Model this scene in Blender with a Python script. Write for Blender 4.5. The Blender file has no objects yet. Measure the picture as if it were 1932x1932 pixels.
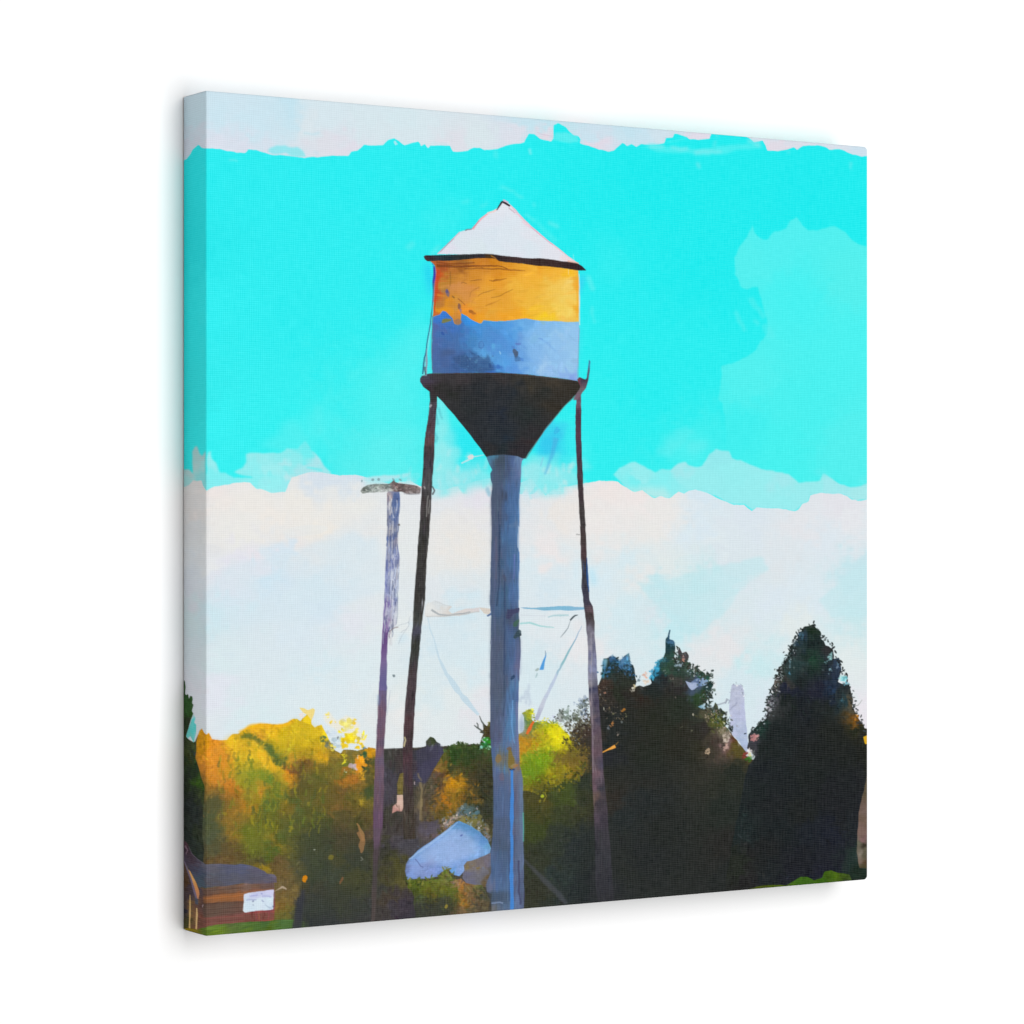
import bpy, math
import numpy as np

# ------------------------------------------------------------------ sizes
# A square gallery-wrapped canvas, 0.61 m a side, 36 mm deep, hung on a white wall.
S = 0.61                    # side of the canvas (m)
T = 0.0366                  # depth of the wrap (m)
E0 = 1.09                   # light falling on the front, used to turn print colours into albedo
NX, NY, NS = 1060, 1300, 40 # grid cells of the picture: across, down, and over the wrapped edge
rng = np.random.default_rng(7)

# The picture's outlines were measured on an angled view of the print; these corner
# pairs rectify the measurements to the flat print (front face and left wrap).
def homography(src, dst):
    A = []
    for (x, y), (u, v) in zip(src, dst):
        A.append([x, y, 1, 0, 0, 0, -u * x, -u * y, -u])
        A.append([0, 0, 0, x, y, 1, -v * x, -v * y, -v])
    return np.linalg.svd(np.array(A, float))[2][-1].reshape(3, 3)
HF = homography([(413.5, 182.6), (1735, 295.2), (1735, 1758.2), (413.5, 1871.6)], [(0, 0), (NX, 0), (NX, NY), (0, NY)])
HS = homography([(369.3, 193.2), (413.5, 182.6), (413.5, 1871.6), (369.3, 1859.0)], [(-NS, 0), (0, 0), (0, NY), (-NS, NY)])
def rect(pts):
    p = np.asarray(pts, float)
    q = np.c_[p, np.ones(len(p))]
    f = q @ HF.T; f = f[:, :2] / f[:, 2:]
    s = q @ HS.T; s = s[:, :2] / s[:, 2:]
    out = np.where((p[:, 0] < 413.5)[:, None], s, f)
    out[:, 0] += NS
    return out
def crop(x0, y0, size):
    k = size / 1932.0
    return lambda pts: rect([(x0 + a * k, y0 + b * k) for a, b in pts])
A = crop(360, 170, 480); B = crop(800, 170, 480); C = crop(1270, 220, 480); D = crop(360, 820, 480); E = crop(1270, 700, 480)
F = crop(830, 390, 360); G = crop(830, 700, 360); H = crop(700, 930, 360); I = crop(940, 1050, 300)
J = crop(360, 1360, 300); K = crop(360, 1600, 280); L = crop(590, 1380, 300); M = crop(590, 1600, 260)
N = crop(790, 1350, 320); O = crop(790, 1570, 280); P = crop(1030, 1250, 300); Q = crop(1250, 1230, 300)
R = crop(1450, 1230, 300); U = crop(1030, 1520, 300); V = crop(1450, 1500, 300)
X = lambda pts: rect(pts)
cat = lambda *a: np.vstack(a)

# ------------------------------------------------------------------ the painter
PW, PH = NS + NX + 1, NY + 1
img = np.zeros((PH, PW, 3), np.float32)
lab = np.zeros((PH, PW), np.int32)
c3 = lambda c: np.array(c, np.float32) / 255.0

def smooth_noise(h, w, cell, seed=None):
    r = rng if seed is None else np.random.default_rng(seed)
    gh, gw = int(h / cell) + 3, int(w / cell) + 3
    g = r.standard_normal((gh, gw)).astype(np.float32)
    y = np.arange(h) / cell; x = np.arange(w) / cell
    iy = y.astype(int); ix = x.astype(int)
    fy = (y - iy); fx = (x - ix)
    fy = (fy * fy * (3 - 2 * fy)).astype(np.float32)[:, None]; fx = (fx * fx * (3 - 2 * fx)).astype(np.float32)[None]
    a = g[iy][:, ix]; b = g[iy][:, ix + 1]; c = g[iy + 1][:, ix]; d = g[iy + 1][:, ix + 1]
    return (a * (1 - fx) + b * fx) * (1 - fy) + (c * (1 - fx) + d * fx) * fy

def roughen(p, amp, closed=True):
    """resample an outline every ~1.6 px and shake it with noise of several wavelengths"""
    p = np.asarray(p, float)
    q = np.vstack([p, p[:1]]) if closed else p
    seg = np.hypot(*np.diff(q, axis=0).T)
    s = np.r_[0, np.cumsum(seg)]
    n = max(int(s[-1] / 1.6), 4)
    t = np.linspace(0, s[-1], n, endpoint=not closed)
    out = np.c_[np.interp(t, s, q[:, 0]), np.interp(t, s, q[:, 1])]
    for wl, k in ((28, .8), (12, .7), (5.5, .55)):
        m = max(int(s[-1] / wl), 3)
        for ax in (0, 1):
            g = rng.standard_normal(m); g = np.r_[g, g[0]]
            out[:, ax] += amp * k * .6 * np.interp(t / s[-1] * m, np.arange(m + 1), g)
    return out

def box(m, r):
    for ax in (0, 1):
        for _ in range(2):
            pad = [(0, 0), (0, 0)]; pad[ax] = (r + 1, r)
            c = np.cumsum(np.pad(m, pad, mode='edge'), axis=ax)
            n = m.shape[ax]
            hi = np.take(c, np.arange(n) + 2 * r + 1, axis=ax); lo = np.take(c, np.arange(n), axis=ax)
            m = (hi - lo) / (2 * r + 1)
    return m

def raster(p, soft=0, SSN=3):
    """anti-aliased even-odd fill: (mask, y0, x0)"""
    pad = int(soft * 2) + 3
    x0 = max(int(p[:, 0].min()) - pad, 0); x1 = min(int(p[:, 0].max()) + pad + 1, PW)
    y0 = max(int(p[:, 1].min()) - pad, 0); y1 = min(int(p[:, 1].max()) + pad + 1, PH)
    if x1 <= x0 or y1 <= y0: return np.zeros((0, 0), np.float32), 0, 0
    w, h = x1 - x0, y1 - y0
    ax, ay = p[:, 0] - x0 + .5, p[:, 1] - y0 + .5
    bx, by = np.roll(ax, -1), np.roll(ay, -1)
    m = np.zeros((h, w + 2), np.float32)
    for k in range(h * SSN):
        yy = (k + .5) / SSN
        e = (ay <= yy) != (by <= yy)
        if not e.any(): continue
        xs = np.sort(ax[e] + (yy - ay[e]) / (by[e] - ay[e]) * (bx[e] - ax[e]))
        xs = np.clip(xs, 0, w)
        row = m[k // SSN]
        for a, b in zip(xs[0::2], xs[1::2]):
            ia, ib = int(a), int(b)
            if ia == ib: row[ia] += (b - a)
            else:
                row[ia] += ia + 1 - a
                row[ia + 1:ib] += 1
                row[ib] += b - ib
    m = m[:, :w] / SSN
    if soft >= 1: m = box(m, int(round(soft)))
    return np.clip(m, 0, 1), y0, x0

def field(y0, x0, h, w, ctrl, power=3.2, warp=7.0):
    """colour interpolated between measured colour notes, with a painterly wobble"""
    st = 2
    ys = np.arange(0, h + st, st); xs = np.arange(0, w + st, st)
    gy, gx = np.meshgrid(ys + y0, xs + x0, indexing='ij')
    gx = gx + warp * smooth_noise(*gx.shape, 9) + .7 * warp * smooth_noise(*gx.shape, 3.5)
    gy = gy + warp * smooth_noise(*gy.shape, 9) + .7 * warp * smooth_noise(*gy.shape, 3.5)
    pts = np.array([c[0] for c in ctrl], np.float32); cols = np.array([c[1] for c in ctrl], np.float32) / 255
    acc = np.zeros(gx.shape + (3,), np.float32); ws = np.zeros(gx.shape, np.float32)
    for (px, py), c in zip(pts, cols):
        d = ((gx - px) ** 2 + (gy - py) ** 2 + 9.0).astype(np.float32)
        wt = d ** (-power / 2)
        ws += wt; acc += wt[..., None] * c
    acc /= ws[..., None]
    iy = np.arange(h) / st; ix = np.arange(w) / st
    a = iy.astype(int); b = ix.astype(int)
    fy = (iy - a)[:, None, None].astype(np.float32); fx = (ix - b)[None, :, None].astype(np.float32)
    return ((acc[a][:, b] * (1 - fx) + acc[a][:, b + 1] * fx) * (1 - fy) + (acc[a + 1][:, b] * (1 - fx) + acc[a + 1][:, b + 1] * fx) * fy)

def ctrl(fn, s):
    """'x y r g b; ...' -> colour notes"""
    out = []
    for t in s.split(';'):
        t = t.split()
        if t:
            v = [float(q) for q in t]
            out.append((fn([(v[0], v[1])])[0], v[2:5]))
    return out

def poly(pts, col, rough=.6, soft=0, alpha=1.0, part=None, power=3.2, warp=7.0, grain=0.0):
    p = roughen(pts, rough) if rough else np.asarray(pts, float)
    m, y0, x0 = raster(p, soft)
    if m.size == 0: return None
    h, w = m.shape
    if isinstance(col, list): c = field(y0, x0, h, w, col, power, warp)
    else: c = np.broadcast_to(c3(col), (h, w, 3))
    if grain: c = c * (1 + grain * smooth_noise(h, w, 4))[..., None] * (1 + .6 * grain * smooth_noise(h, w, 1.5))[..., None]
    a = (m * alpha)[..., None]
    img[y0:y0 + h, x0:x0 + w] = img[y0:y0 + h, x0:x0 + w] * (1 - a) + c * a
    if part is not None:
        lab[y0:y0 + h, x0:x0 + w][m > .5] = part
    full = (m, y0, x0)
    return full

def line(pts, width, col, alpha=1.0, rough=.35, part=None, soft=0):
    p = np.asarray(pts, float)
    q = roughen(p, rough, closed=False) if rough else p
    wd = np.atleast_1d(np.asarray(width, float)) * .8
    wv = np.interp(np.linspace(0, 1, len(q)), np.linspace(0, 1, len(wd)), wd) / 2 if len(wd) > 1 else np.full(len(q), wd[0] / 2)
    wv = wv * (1 + .18 * np.interp(np.arange(len(q)), np.arange(0, len(q) + 6, 6), rng.standard_normal(len(np.arange(0, len(q) + 6, 6)))))
    d = np.gradient(q, axis=0); d /= np.maximum(np.hypot(d[:, 0], d[:, 1]), 1e-6)[:, None]
    nrm = np.c_[-d[:, 1], d[:, 0]]
    return poly(np.vstack([q + nrm * wv[:, None], (q - nrm * wv[:, None])[::-1]]), col, rough=0, alpha=alpha, part=part, soft=soft)

def blob(fn, x, y, rx, ry, col, alpha=1.0, soft=0, rough=1.0, part=None):
    """an irregular dab; radii in photograph pixels"""
    c = fn([(x, y)])[0]
    t = np.linspace(0, 2 * np.pi, 9, endpoint=False) + rng.uniform(0, .7)
    k = rng.uniform(.45, 1.3, 9); k = (k + .5 * np.roll(k, 1)) / 1.4
    tilt = rng.uniform(-.5, .5)
    ex, ey = rx * .82 * k * np.cos(t), ry * .82 * k * np.sin(t)
    return poly(np.c_[c[0] + ex * math.cos(tilt) - ey * math.sin(tilt), c[1] + ex * math.sin(tilt) + ey * math.cos(tilt)], col, rough=rough, alpha=alpha, soft=soft, part=part)

def speck(fn, x, y, rx, ry, col, alpha=1.0, rough=1.0):
    """a patch of several small broken dabs"""
    if rx * ry < 12: return blob(fn, x, y, rx * .9, ry * .9, col, alpha=alpha * .85, rough=.6)
    c = fn([(x, y)])[0]
    for _ in range(4 + int(rx * ry / 7)):
        a, r = rng.uniform(0, 6.283), math.sqrt(rng.uniform(0, 1))
        k = rng.uniform(.22, .5); cc = np.clip(np.array(col, float) * (1 + rng.normal(0, .07)), 0, 255)
        t = np.linspace(0, 2 * np.pi, 7, endpoint=False); q = rng.uniform(.5, 1.3, 7); th = rng.uniform(0, 3.14)
        ex, ey = rx * k * q * np.cos(t), ry * k * q * np.sin(t)
        poly(np.c_[c[0] + .8 * rx * r * math.cos(a) + ex * math.cos(th) - ey * math.sin(th), c[1] + .8 * ry * r * math.sin(a) + ex * math.sin(th) + ey * math.cos(th)], cc, rough=.4, alpha=alpha * rng.uniform(.5, .95))

def daubs(mask, n, ln=(4, 9), wd=(1.5, 3.5), ang=90, sd=35, jit=.10, hue=.03, spread=9, alpha=(.45, .9), spill=0.0, src=None):
    """brush marks that drag nearby colour about, inside the mask (m, y0, x0)"""
    m, y0, x0 = mask
    ys, xs = np.nonzero(m > .5)
    if len(ys) == 0: return
    pick = rng.integers(0, len(ys), n)
    for i in pick:
        cy, cx = ys[i] + y0, xs[i] + x0
        sy = int(np.clip(cy + rng.normal(0, spread), y0, y0 + m.shape[0] - 1)); sx = int(np.clip(cx + rng.normal(0, spread), x0, x0 + m.shape[1] - 1))
        if m[sy - y0, sx - x0] < .5: sy, sx = cy, cx
        c = img[sy, sx] * (1 + rng.normal(0, jit)) + rng.normal(0, hue, 3).astype(np.float32) * max(float(img[sy, sx].mean()), .12)
        l = rng.uniform(*ln); w = rng.uniform(*wd); a = math.radians(rng.normal(ang, sd))
        r = int(l) + 2
        ya, yb, xa, xb = max(cy - r, 0), min(cy + r + 1, PH), max(cx - r, 0), min(cx + r + 1, PW)
        gy, gx = np.ogrid[ya - cy:yb - cy, xa - cx:xb - cx]
        u = gx * math.cos(a) + gy * math.sin(a); v = -gx * math.sin(a) + gy * math.cos(a)
        q = np.clip((1.15 - np.sqrt((u / l) ** 2 + (v / w) ** 2)) * w * .8, 0, 1).astype(np.float32) * rng.uniform(*alpha)
        if not spill:
            oy, ox = ya - y0, xa - x0
            my, mx = np.arange(ya, yb) - y0, np.arange(xa, xb) - x0
            ok = ((my >= 0) & (my < m.shape[0]))[:, None] & ((mx >= 0) & (mx < m.shape[1]))[None]
            q = q * np.where(ok, m[np.clip(my, 0, m.shape[0] - 1)][:, np.clip(mx, 0, m.shape[1] - 1)], 0)
        q = q[..., None]
        img[ya:yb, xa:xb] = img[ya:yb, xa:xb] * (1 - q) + np.clip(c, 0, 1) * q

def edge_leaves(pts, n, col, reach=4, ln=(2, 5), wd=(.9, 2), jit=.15, alpha=(.5, .95)):
    """little leaf strokes along an outline so foliage does not end in a clean line"""
    q = roughen(pts, 0, closed=False)
    for _ in range(n):
        i = rng.integers(0, len(q))
        c = q[i] + rng.normal(0, reach, 2)
        a = rng.uniform(0, np.pi); l = rng.uniform(*ln); w = rng.uniform(*wd)
        t = np.linspace(0, 2 * np.pi, 9, endpoint=False)
        ex, ey = l * np.cos(t), w * np.sin(t)
        cc = np.array(col[rng.integers(0, len(col))], float) * (1 + rng.normal(0, jit))
        poly(np.c_[c[0] + ex * math.cos(a) - ey * math.sin(a), c[1] + ex * math.sin(a) + ey * math.cos(a)], np.clip(cc, 0, 255), rough=0, alpha=rng.uniform(*alpha))

# ------------------------------------------------------------------ parts of the picture
PARTS = []      # (name, parent index or None, label or None)
def part(name, parent=None, label=None):
    PARTS.append((name, parent, label)); return len(PARTS) - 1
p_sky = part('painted_sky', None, 'turquoise band of painted sky')
p_ctop = part('painted_cloud', None, 'pale grey blue cloud band along the top edge of the canvas')
p_cright = part('painted_cloud', None, 'faint light turquoise cloud at the right edge of the canvas')
p_cband = part('painted_cloud', None, 'thin pale aqua cloud strip above the right half of the white cloud bank')
p_cbank = part('painted_cloud', None, 'broad white cloud bank behind the tower legs')
p_cwisp = part('painted_cloud', None, 'ragged pale aqua cloud left of the utility pole top')
p_tower = part('painted_water_tower', None, 'water tower tank with an orange yellow upper half')
p_tblue = part('tank_base', p_tower, 'streaky blue lower half of the tank')
p_troof = part('roof', p_tower, 'pale grey conical roof with pink outline')
p_tcap = part('roof_cap', p_tower)
p_teave = part('eave', p_tower)
p_tcone = part('tank_bowl', p_tower, 'black funnel bottom of the tank')
p_tpipe = part('standpipe', p_tower, 'thick streaked blue centre pipe')
p_tleg1 = part('leg', p_tower, 'dark thicker leg beside the utility pole')
p_tleg2 = part('leg', p_tower, 'thin dark leg turning grey lavender in front of the dark trees')
p_tbr1 = part('brace', p_tower, 'faint grey tan brace between dark leg and pipe')
p_tbr3 = part('diagonal_rod', p_tower, 'very faint pale blue rod running down right from the dark leg')
p_tbr4 = part('diagonal_rod', p_tower, 'grey blue rod running down left from the thin leg')
p_tbr2 = part('brace', p_tower, 'pale blue brace between pipe and thin leg')
p_tstrut = part('strut', p_tower)
p_thook = part('bracket', p_tower)
p_pole = part('painted_utility_pole', None, 'scratchy purple and grey utility pole')
p_parm = part('crossarm', p_pole)
p_side = part('painted_conifer', None, 'dark conifer on the wrapped left edge of the canvas')
p_under = part('painted_undergrowth', None, 'dark brown green undergrowth between the poles along the bottom')
p_autumn = part('painted_autumn_tree', None, 'broad yellow and orange autumn trees')
p_dhouse = part('painted_barn', None, 'dark roofed building behind the tower leg')
p_stump = part('painted_chimney', None)
p_mid = part('painted_round_tree', None, 'dark green rounded tree beside the pipe')
p_lime = part('painted_lime_tree', None, 'bright yellow green tree right of the pipe')
p_con1 = part('painted_conifer', None, 'wide black green conifer group with blue tips behind the thin leg')
p_far = part('painted_spire', None, 'pale lavender spire between the dark conifers')
p_con2 = part('painted_conifer', None, 'tall black pointed conifer near the right edge')
p_edge = part('painted_building', None, 'strip of brown building at the right edge')
p_lawn2 = part('painted_lawn', None, 'short green grass strip at the lower right corner')
p_shed = part('painted_shed', None, 'grey wall of the small shed')
p_sroof = part('roof', p_shed, 'pale blue shed roof')
p_bush = part('painted_bush', None, 'green and orange bushes below the blue shed roof')
p_house = part('painted_house', None, 'low brown wooden house wrapping round the left corner')
p_hroof = part('roof', p_house, 'slate grey house roof')
p_hwin = part('window', p_house)
p_hgable = part('gable_trim', p_house)
p_lawn = part('painted_lawn', None, 'green lawn strip in front of the brown house')

BIG = 60
# ---- sky
CY = ctrl(X, '430 340 48 236 240;560 420 50 236 240;700 330 46 236 240;430 600 54 238 241;600 640 50 236 239;760 560 50 236 239;430 850 58 240 242;560 850 56 239 240;760 800 72 238 238;760 930 88 236 236;1000 380 42 235 239;1150 400 38 234 237;1300 360 34 233 236;1500 360 38 233 236;1700 400 36 233 236;1230 560 44 234 237;1400 560 36 233 236;1200 800 50 236 237;1300 800 44 235 237;1400 700 46 235 237;1400 900 66 236 236;1600 380 36 232 236;390 500 46 232 236;390 800 56 234 236')
poly(np.array([(-BIG, -BIG), (PW + BIG, -BIG), (PW + BIG, PH + BIG), (-BIG, PH + BIG)], float), CY, rough=0, part=p_sky, power=2.5, warp=12)
full_sky = (np.ones((PH, PW), np.float32), 0, 0)
# soft lighter clouds inside the turquoise
for x, y, rx, ry, a in ((800, 780, 60, 120, .25), (790, 900, 60, 60, .45), (1130, 900, 50, 90, .3), (820, 700, 24, 90, .2), (1380, 900, 60, 40, .35), (1230, 520, 40, 60, .12), (900, 440, 60, 30, .15), (640, 860, 40, 40, .35)):
    blob(X, x, y, rx, ry, (104, 240, 240), alpha=a, soft=10, rough=6)
# right light turquoise cloud
rc = cat(C([(940, 935), (960, 990), (1000, 1022), (1040, 1050), (1070, 1050), (1120, 990), (1220, 960), (1250, 890), (1300, 868), (1340, 920), (1390, 970), (1480, 970), (1600, 940), (1680, 980), (1740, 1060), (1790, 1080), (1960, 1130)]),
         E([(1960, 1100), (1820, 1095), (1740, 1105), (1600, 1050), (1320, 1075), (1090, 975), (850, 895), (740, 820), (735, 640), (715, 500), (710, 430), (670, 400), (685, 280), (705, 200), (700, 130), (850, 80), (900, 60), (980, 0)]),
         C([(990, 1900), (1030, 1850), (1062, 1790), (1060, 1700), (1030, 1600), (1020, 1520), (985, 1430), (910, 1450), (850, 1420), (810, 1320), (800, 1200), (840, 1110), (900, 1040)]))
RC = ctrl(X, '1480 520 84 236 236;1560 480 82 236 237;1600 600 72 238 238;1700 560 84 236 234;1720 680 76 238 237;1500 760 82 237 236;1600 800 74 237 236;1700 900 84 236 235;1480 860 66 236 236;1560 900 72 238 236')
poly(rc, RC, rough=1.4, soft=1, part=p_cright)
for a, b, w in (((1470, 620), (1490, 660), 9), ((1500, 600), (1530, 640), 12), ((1530, 650), (1545, 680), 14), ((1510, 640), (1520, 650), 8)):
    line(X([a, b]), w, (92, 236, 236), alpha=.5, rough=2, soft=2)
# ---- top cloud
tb = cat(A([(-40, 640), (35, 605), (60, 590), (90, 555), (110, 520), (150, 487), (175, 512), (215, 517), (330, 518), (385, 540), (440, 542), (470, 552), (530, 555), (555, 528), (620, 530), (680, 548), (720, 560), (800, 568), (860, 578), (960, 592), (1010, 600), (1035, 590), (1060, 582), (1180, 580), (1240, 578), (1355, 572), (1380, 545), (1430, 530), (1490, 480), (1540, 490), (1640, 492), (1680, 455), (1730, 440)]),
         B([(0, 460), (40, 495), (100, 475), (150, 462), (175, 500), (205, 480), (230, 515), (250, 490), (400, 490), (430, 540), (490, 545), (540, 535), (600, 505), (640, 505), (680, 525), (790, 520), (860, 490), (1000, 470), (1040, 400), (1090, 405), (1130, 440), (1220, 460), (1240, 440), (1238, 325), (1270, 313), (1340, 350), (1400, 410), (1440, 420), (1460, 445), (1450, 475), (1500, 490), (1600, 520), (1680, 545), (1720, 530), (1790, 470), (1830, 495), (1860, 480)]),
         C([(10, 305), (60, 285), (160, 285), (235, 270), (245, 235), (300, 225), (315, 195), (350, 205), (420, 230), (440, 250), (500, 245), (600, 235), (615, 200), (620, 120), (880, 140), (890, 215), (920, 235), (960, 265), (1030, 250), (1050, 290), (1065, 335), (1150, 335), (1230, 320), (1275, 305), (1300, 325), (1350, 300), (1400, 290), (1500, 297), (1540, 310), (1570, 330), (1640, 320), (1700, 340), (1750, 365), (1830, 382), (1950, 370)]))
tc = np.vstack([tb, [[PW + BIG, -BIG], [-BIG, -BIG]]])
TC = ctrl(A, '100 300 204 228 238;300 250 203 228 239;600 300 203 228 239;900 300 200 227 238;900 180 196 226 238;1050 330 216 228 234;1200 250 213 229 236;1100 180 214 230 237;1500 300 213 229 235;1800 300 212 230 236;300 490 218 224 236;560 500 216 222 234;1150 500 220 222 230;1300 520 222 220 230;1700 400 214 228 234;120 480 214 220 232') + \
     ctrl(B, '200 330 214 229 235;450 480 220 222 230;600 420 215 228 233;900 420 218 222 232;1000 330 196 225 236;1180 330 193 225 236;1170 420 224 216 226;1350 330 192 224 234;1550 420 200 224 236;1600 490 222 216 228;1800 420 198 224 235;1850 370 194 224 236') + \
     ctrl(C, '60 200 198 224 236;220 190 206 224 234;520 220 222 218 230;350 190 206 222 232;1000 240 214 222 232;1150 310 222 216 226;1300 280 216 220 230;1600 290 214 222 232;1800 340 204 222 234')
poly(tc, TC, rough=.9, part=p_ctop, power=3)
# semi transparent turquoise flecks that cross into the cloud
poly(A([(710, 535), (740, 505), (790, 490), (850, 487), (880, 505), (960, 512), (1000, 545), (1022, 585), (900, 578), (860, 548), (800, 560), (740, 556)]), (140, 230, 238), alpha=.85, rough=1, soft=1)
poly(A([(860, 540), (960, 520), (1000, 550), (1020, 585), (930, 580)]), (150, 228, 232), alpha=.6, rough=1)
line(A([(1000, 395), (1130, 390)]), 4, (190, 224, 234), alpha=.6, rough=1.5, soft=1)
line(A([(400, 605), (470, 610)]), 4, (120, 238, 240), alpha=.5, rough=1.5, soft=1)
line(A([(1080, 545), (1110, 555)]), 8, (200, 222, 234), alpha=.6, rough=1.5, soft=1)
line(A([(1735, 460), (1745, 490)]), 6, (190, 230, 240), alpha=.8, rough=1)
poly(B([(1250, 400), (1340, 390), (1440, 425), (1445, 470), (1320, 470), (1240, 450)]), (96, 236, 238), alpha=.8, rough=1.5, soft=1)
line(B([(1110, 390), (1180, 410), (1230, 425)]), 2.5, (212, 196, 212), alpha=.6, rough=1)
line(B([(1045, 515), (1055, 565)]), 6, (130, 236, 240), alpha=.7, rough=1, soft=1)
line(B([(770, 540), (785, 590)]), 9, (90, 238, 240), alpha=.6, rough=2, soft=2)
line(B([(250, 470), (390, 475)]), 4, (196, 226, 234), alpha=.7, rough=1.5, soft=1)
poly(C([(60, 300), (160, 290), (300, 300), (420, 310), (480, 330), (600, 310), (700, 300), (800, 290), (1020, 275), (1035, 318), (860, 325), (720, 352), (500, 372), (430, 350), (300, 350), (180, 330)]), (84, 236, 238), alpha=.8, rough=2, soft=2)
for a, b, w in (((290, 312), (430, 322), 7), ((480, 345), (700, 340), 9), ((640, 260), (630, 305), 5), ((900, 250), (1000, 290), 10), ((120, 310), (240, 300), 6), ((650, 205), (660, 225), 4), ((500, 430), (525, 470), 8), ((1738, 425), (1742, 485), 6), ((1240, 340), (1240, 360), 6)):
    line(C([a, b]), w, (138, 232, 236), alpha=.5, rough=2, soft=2)
line(C([(250, 280), (420, 240)]), 5, (70, 238, 240), alpha=.6, rough=2, soft=1)
# ---- pale aqua cloud strip on the right
bankR = cat(X([(1120, 975), (1150, 970), (1177, 966), (1208, 962), (1235, 963), (1255, 978)]),
            E([(0, 1145), (60, 1130), (100, 1160), (160, 1190), (210, 1175), (275, 1195), (350, 1145), (390, 1165), (430, 1140), (490, 1130), (580, 1155), (660, 1190), (740, 1225), (800, 1250), (880, 1245), (940, 1295), (980, 1265), (1060, 1275), (1200, 1280), (1280, 1300), (1310, 1290), (1350, 1240), (1400, 1220), (1410, 1175), (1500, 1155), (1600, 1165), (1660, 1160), (1730, 1195), (1790, 1220), (1960, 1195)]))
band = cat(X([(1228, 950), (1238, 936), (1262, 926)]), E([(0, 902), (70, 935), (160, 985), (200, 965), (280, 970), (340, 920), (410, 900), (430, 930), (490, 945), (540, 930), (600, 840), (650, 800), (700, 815), (760, 815), (780, 870), (850, 890), (960, 940), (1020, 965), (1090, 970), (1240, 1000), (1320, 1075), (1380, 1065), (1490, 1052), (1520, 990), (1600, 1050), (1650, 1080), (1740, 1105), (1820, 1095), (1960, 1040), (1960, 1300)]), bankR[::-1][:-5])
BD = ctrl(E, '60 1000 150 234 236;250 1060 132 236 238;360 940 160 230 234;500 1040 150 234 236;680 850 146 230 234;800 1000 148 234 236;1000 1130 150 234 236;1200 1060 160 230 234;1200 1200 150 234 236;1450 1100 150 232 234;1600 1100 160 230 234;1800 1150 164 230 232;20 1090 120 236 238')
poly(band, BD, rough=1.2, soft=1, part=p_cband, power=3)
for x, y, rx, ry in ((480, 790, 14, 18), (560, 760, 12, 10), (230, 830, 20, 12), (350, 700, 30, 18), (1500, 980, 20, 10), (1850, 1040, 16, 14)):
    blob(E, x, y, rx, ry, (104, 234, 236), alpha=.4, soft=4, rough=3)
# ---- left wisps
for pts, col, a, so in (([(640, 270), (760, 200), (860, 60), (960, 100), (1040, 250), (1130, 400), (1000, 380), (800, 350), (640, 320)], (92, 238, 239), .6, 6),
                        ([(1180, 200), (1500, 160), (1900, 100), (1940, 500), (1560, 520), (1300, 520), (1180, 430)], (86, 238, 238), .4, 10)):
    poly(D(pts), col, alpha=a, rough=4, soft=so)
wisp = D([(215, 330), (245, 322), (262, 390), (300, 430), (320, 500), (380, 510), (430, 545), (600, 548), (520, 520), (440, 505), (500, 470), (530, 420), (535, 360), (570, 350), (820, 350), (880, 300), (960, 310), (1010, 245), (1045, 290), (1130, 400), (1160, 460), (1220, 500), (1240, 560), (900, 680), (740, 690), (580, 640), (400, 650), (215, 690)])
poly(wisp, ctrl(D, '240 380 150 236 238;280 560 128 238 240;420 590 130 236 240;640 400 150 234 236;700 520 158 236 238;620 560 136 238 240;900 420 140 234 236;1000 330 112 236 238;1080 430 170 228 234;800 620 150 234 238;900 560 180 232 236;700 640 150 238 240'), rough=1.6, soft=1, part=p_cwisp, warp=9)
sidew = D([(-20, 480), (40, 478), (80, 475), (108, 515), (104, 330), (118, 300), (140, 290), (160, 350), (185, 370), (212, 330), (212, 690), (-20, 690)])
poly(sidew, ctrl(D, '60 560 170 226 226;140 380 176 214 214;190 450 170 226 226;60 500 190 216 216;180 600 140 226 228'), rough=1, soft=1, part=p_cwisp)
line(D([(1020, 460), (1150, 485)]), 3, (96, 236, 238), alpha=.8, rough=1, soft=1)
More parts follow.
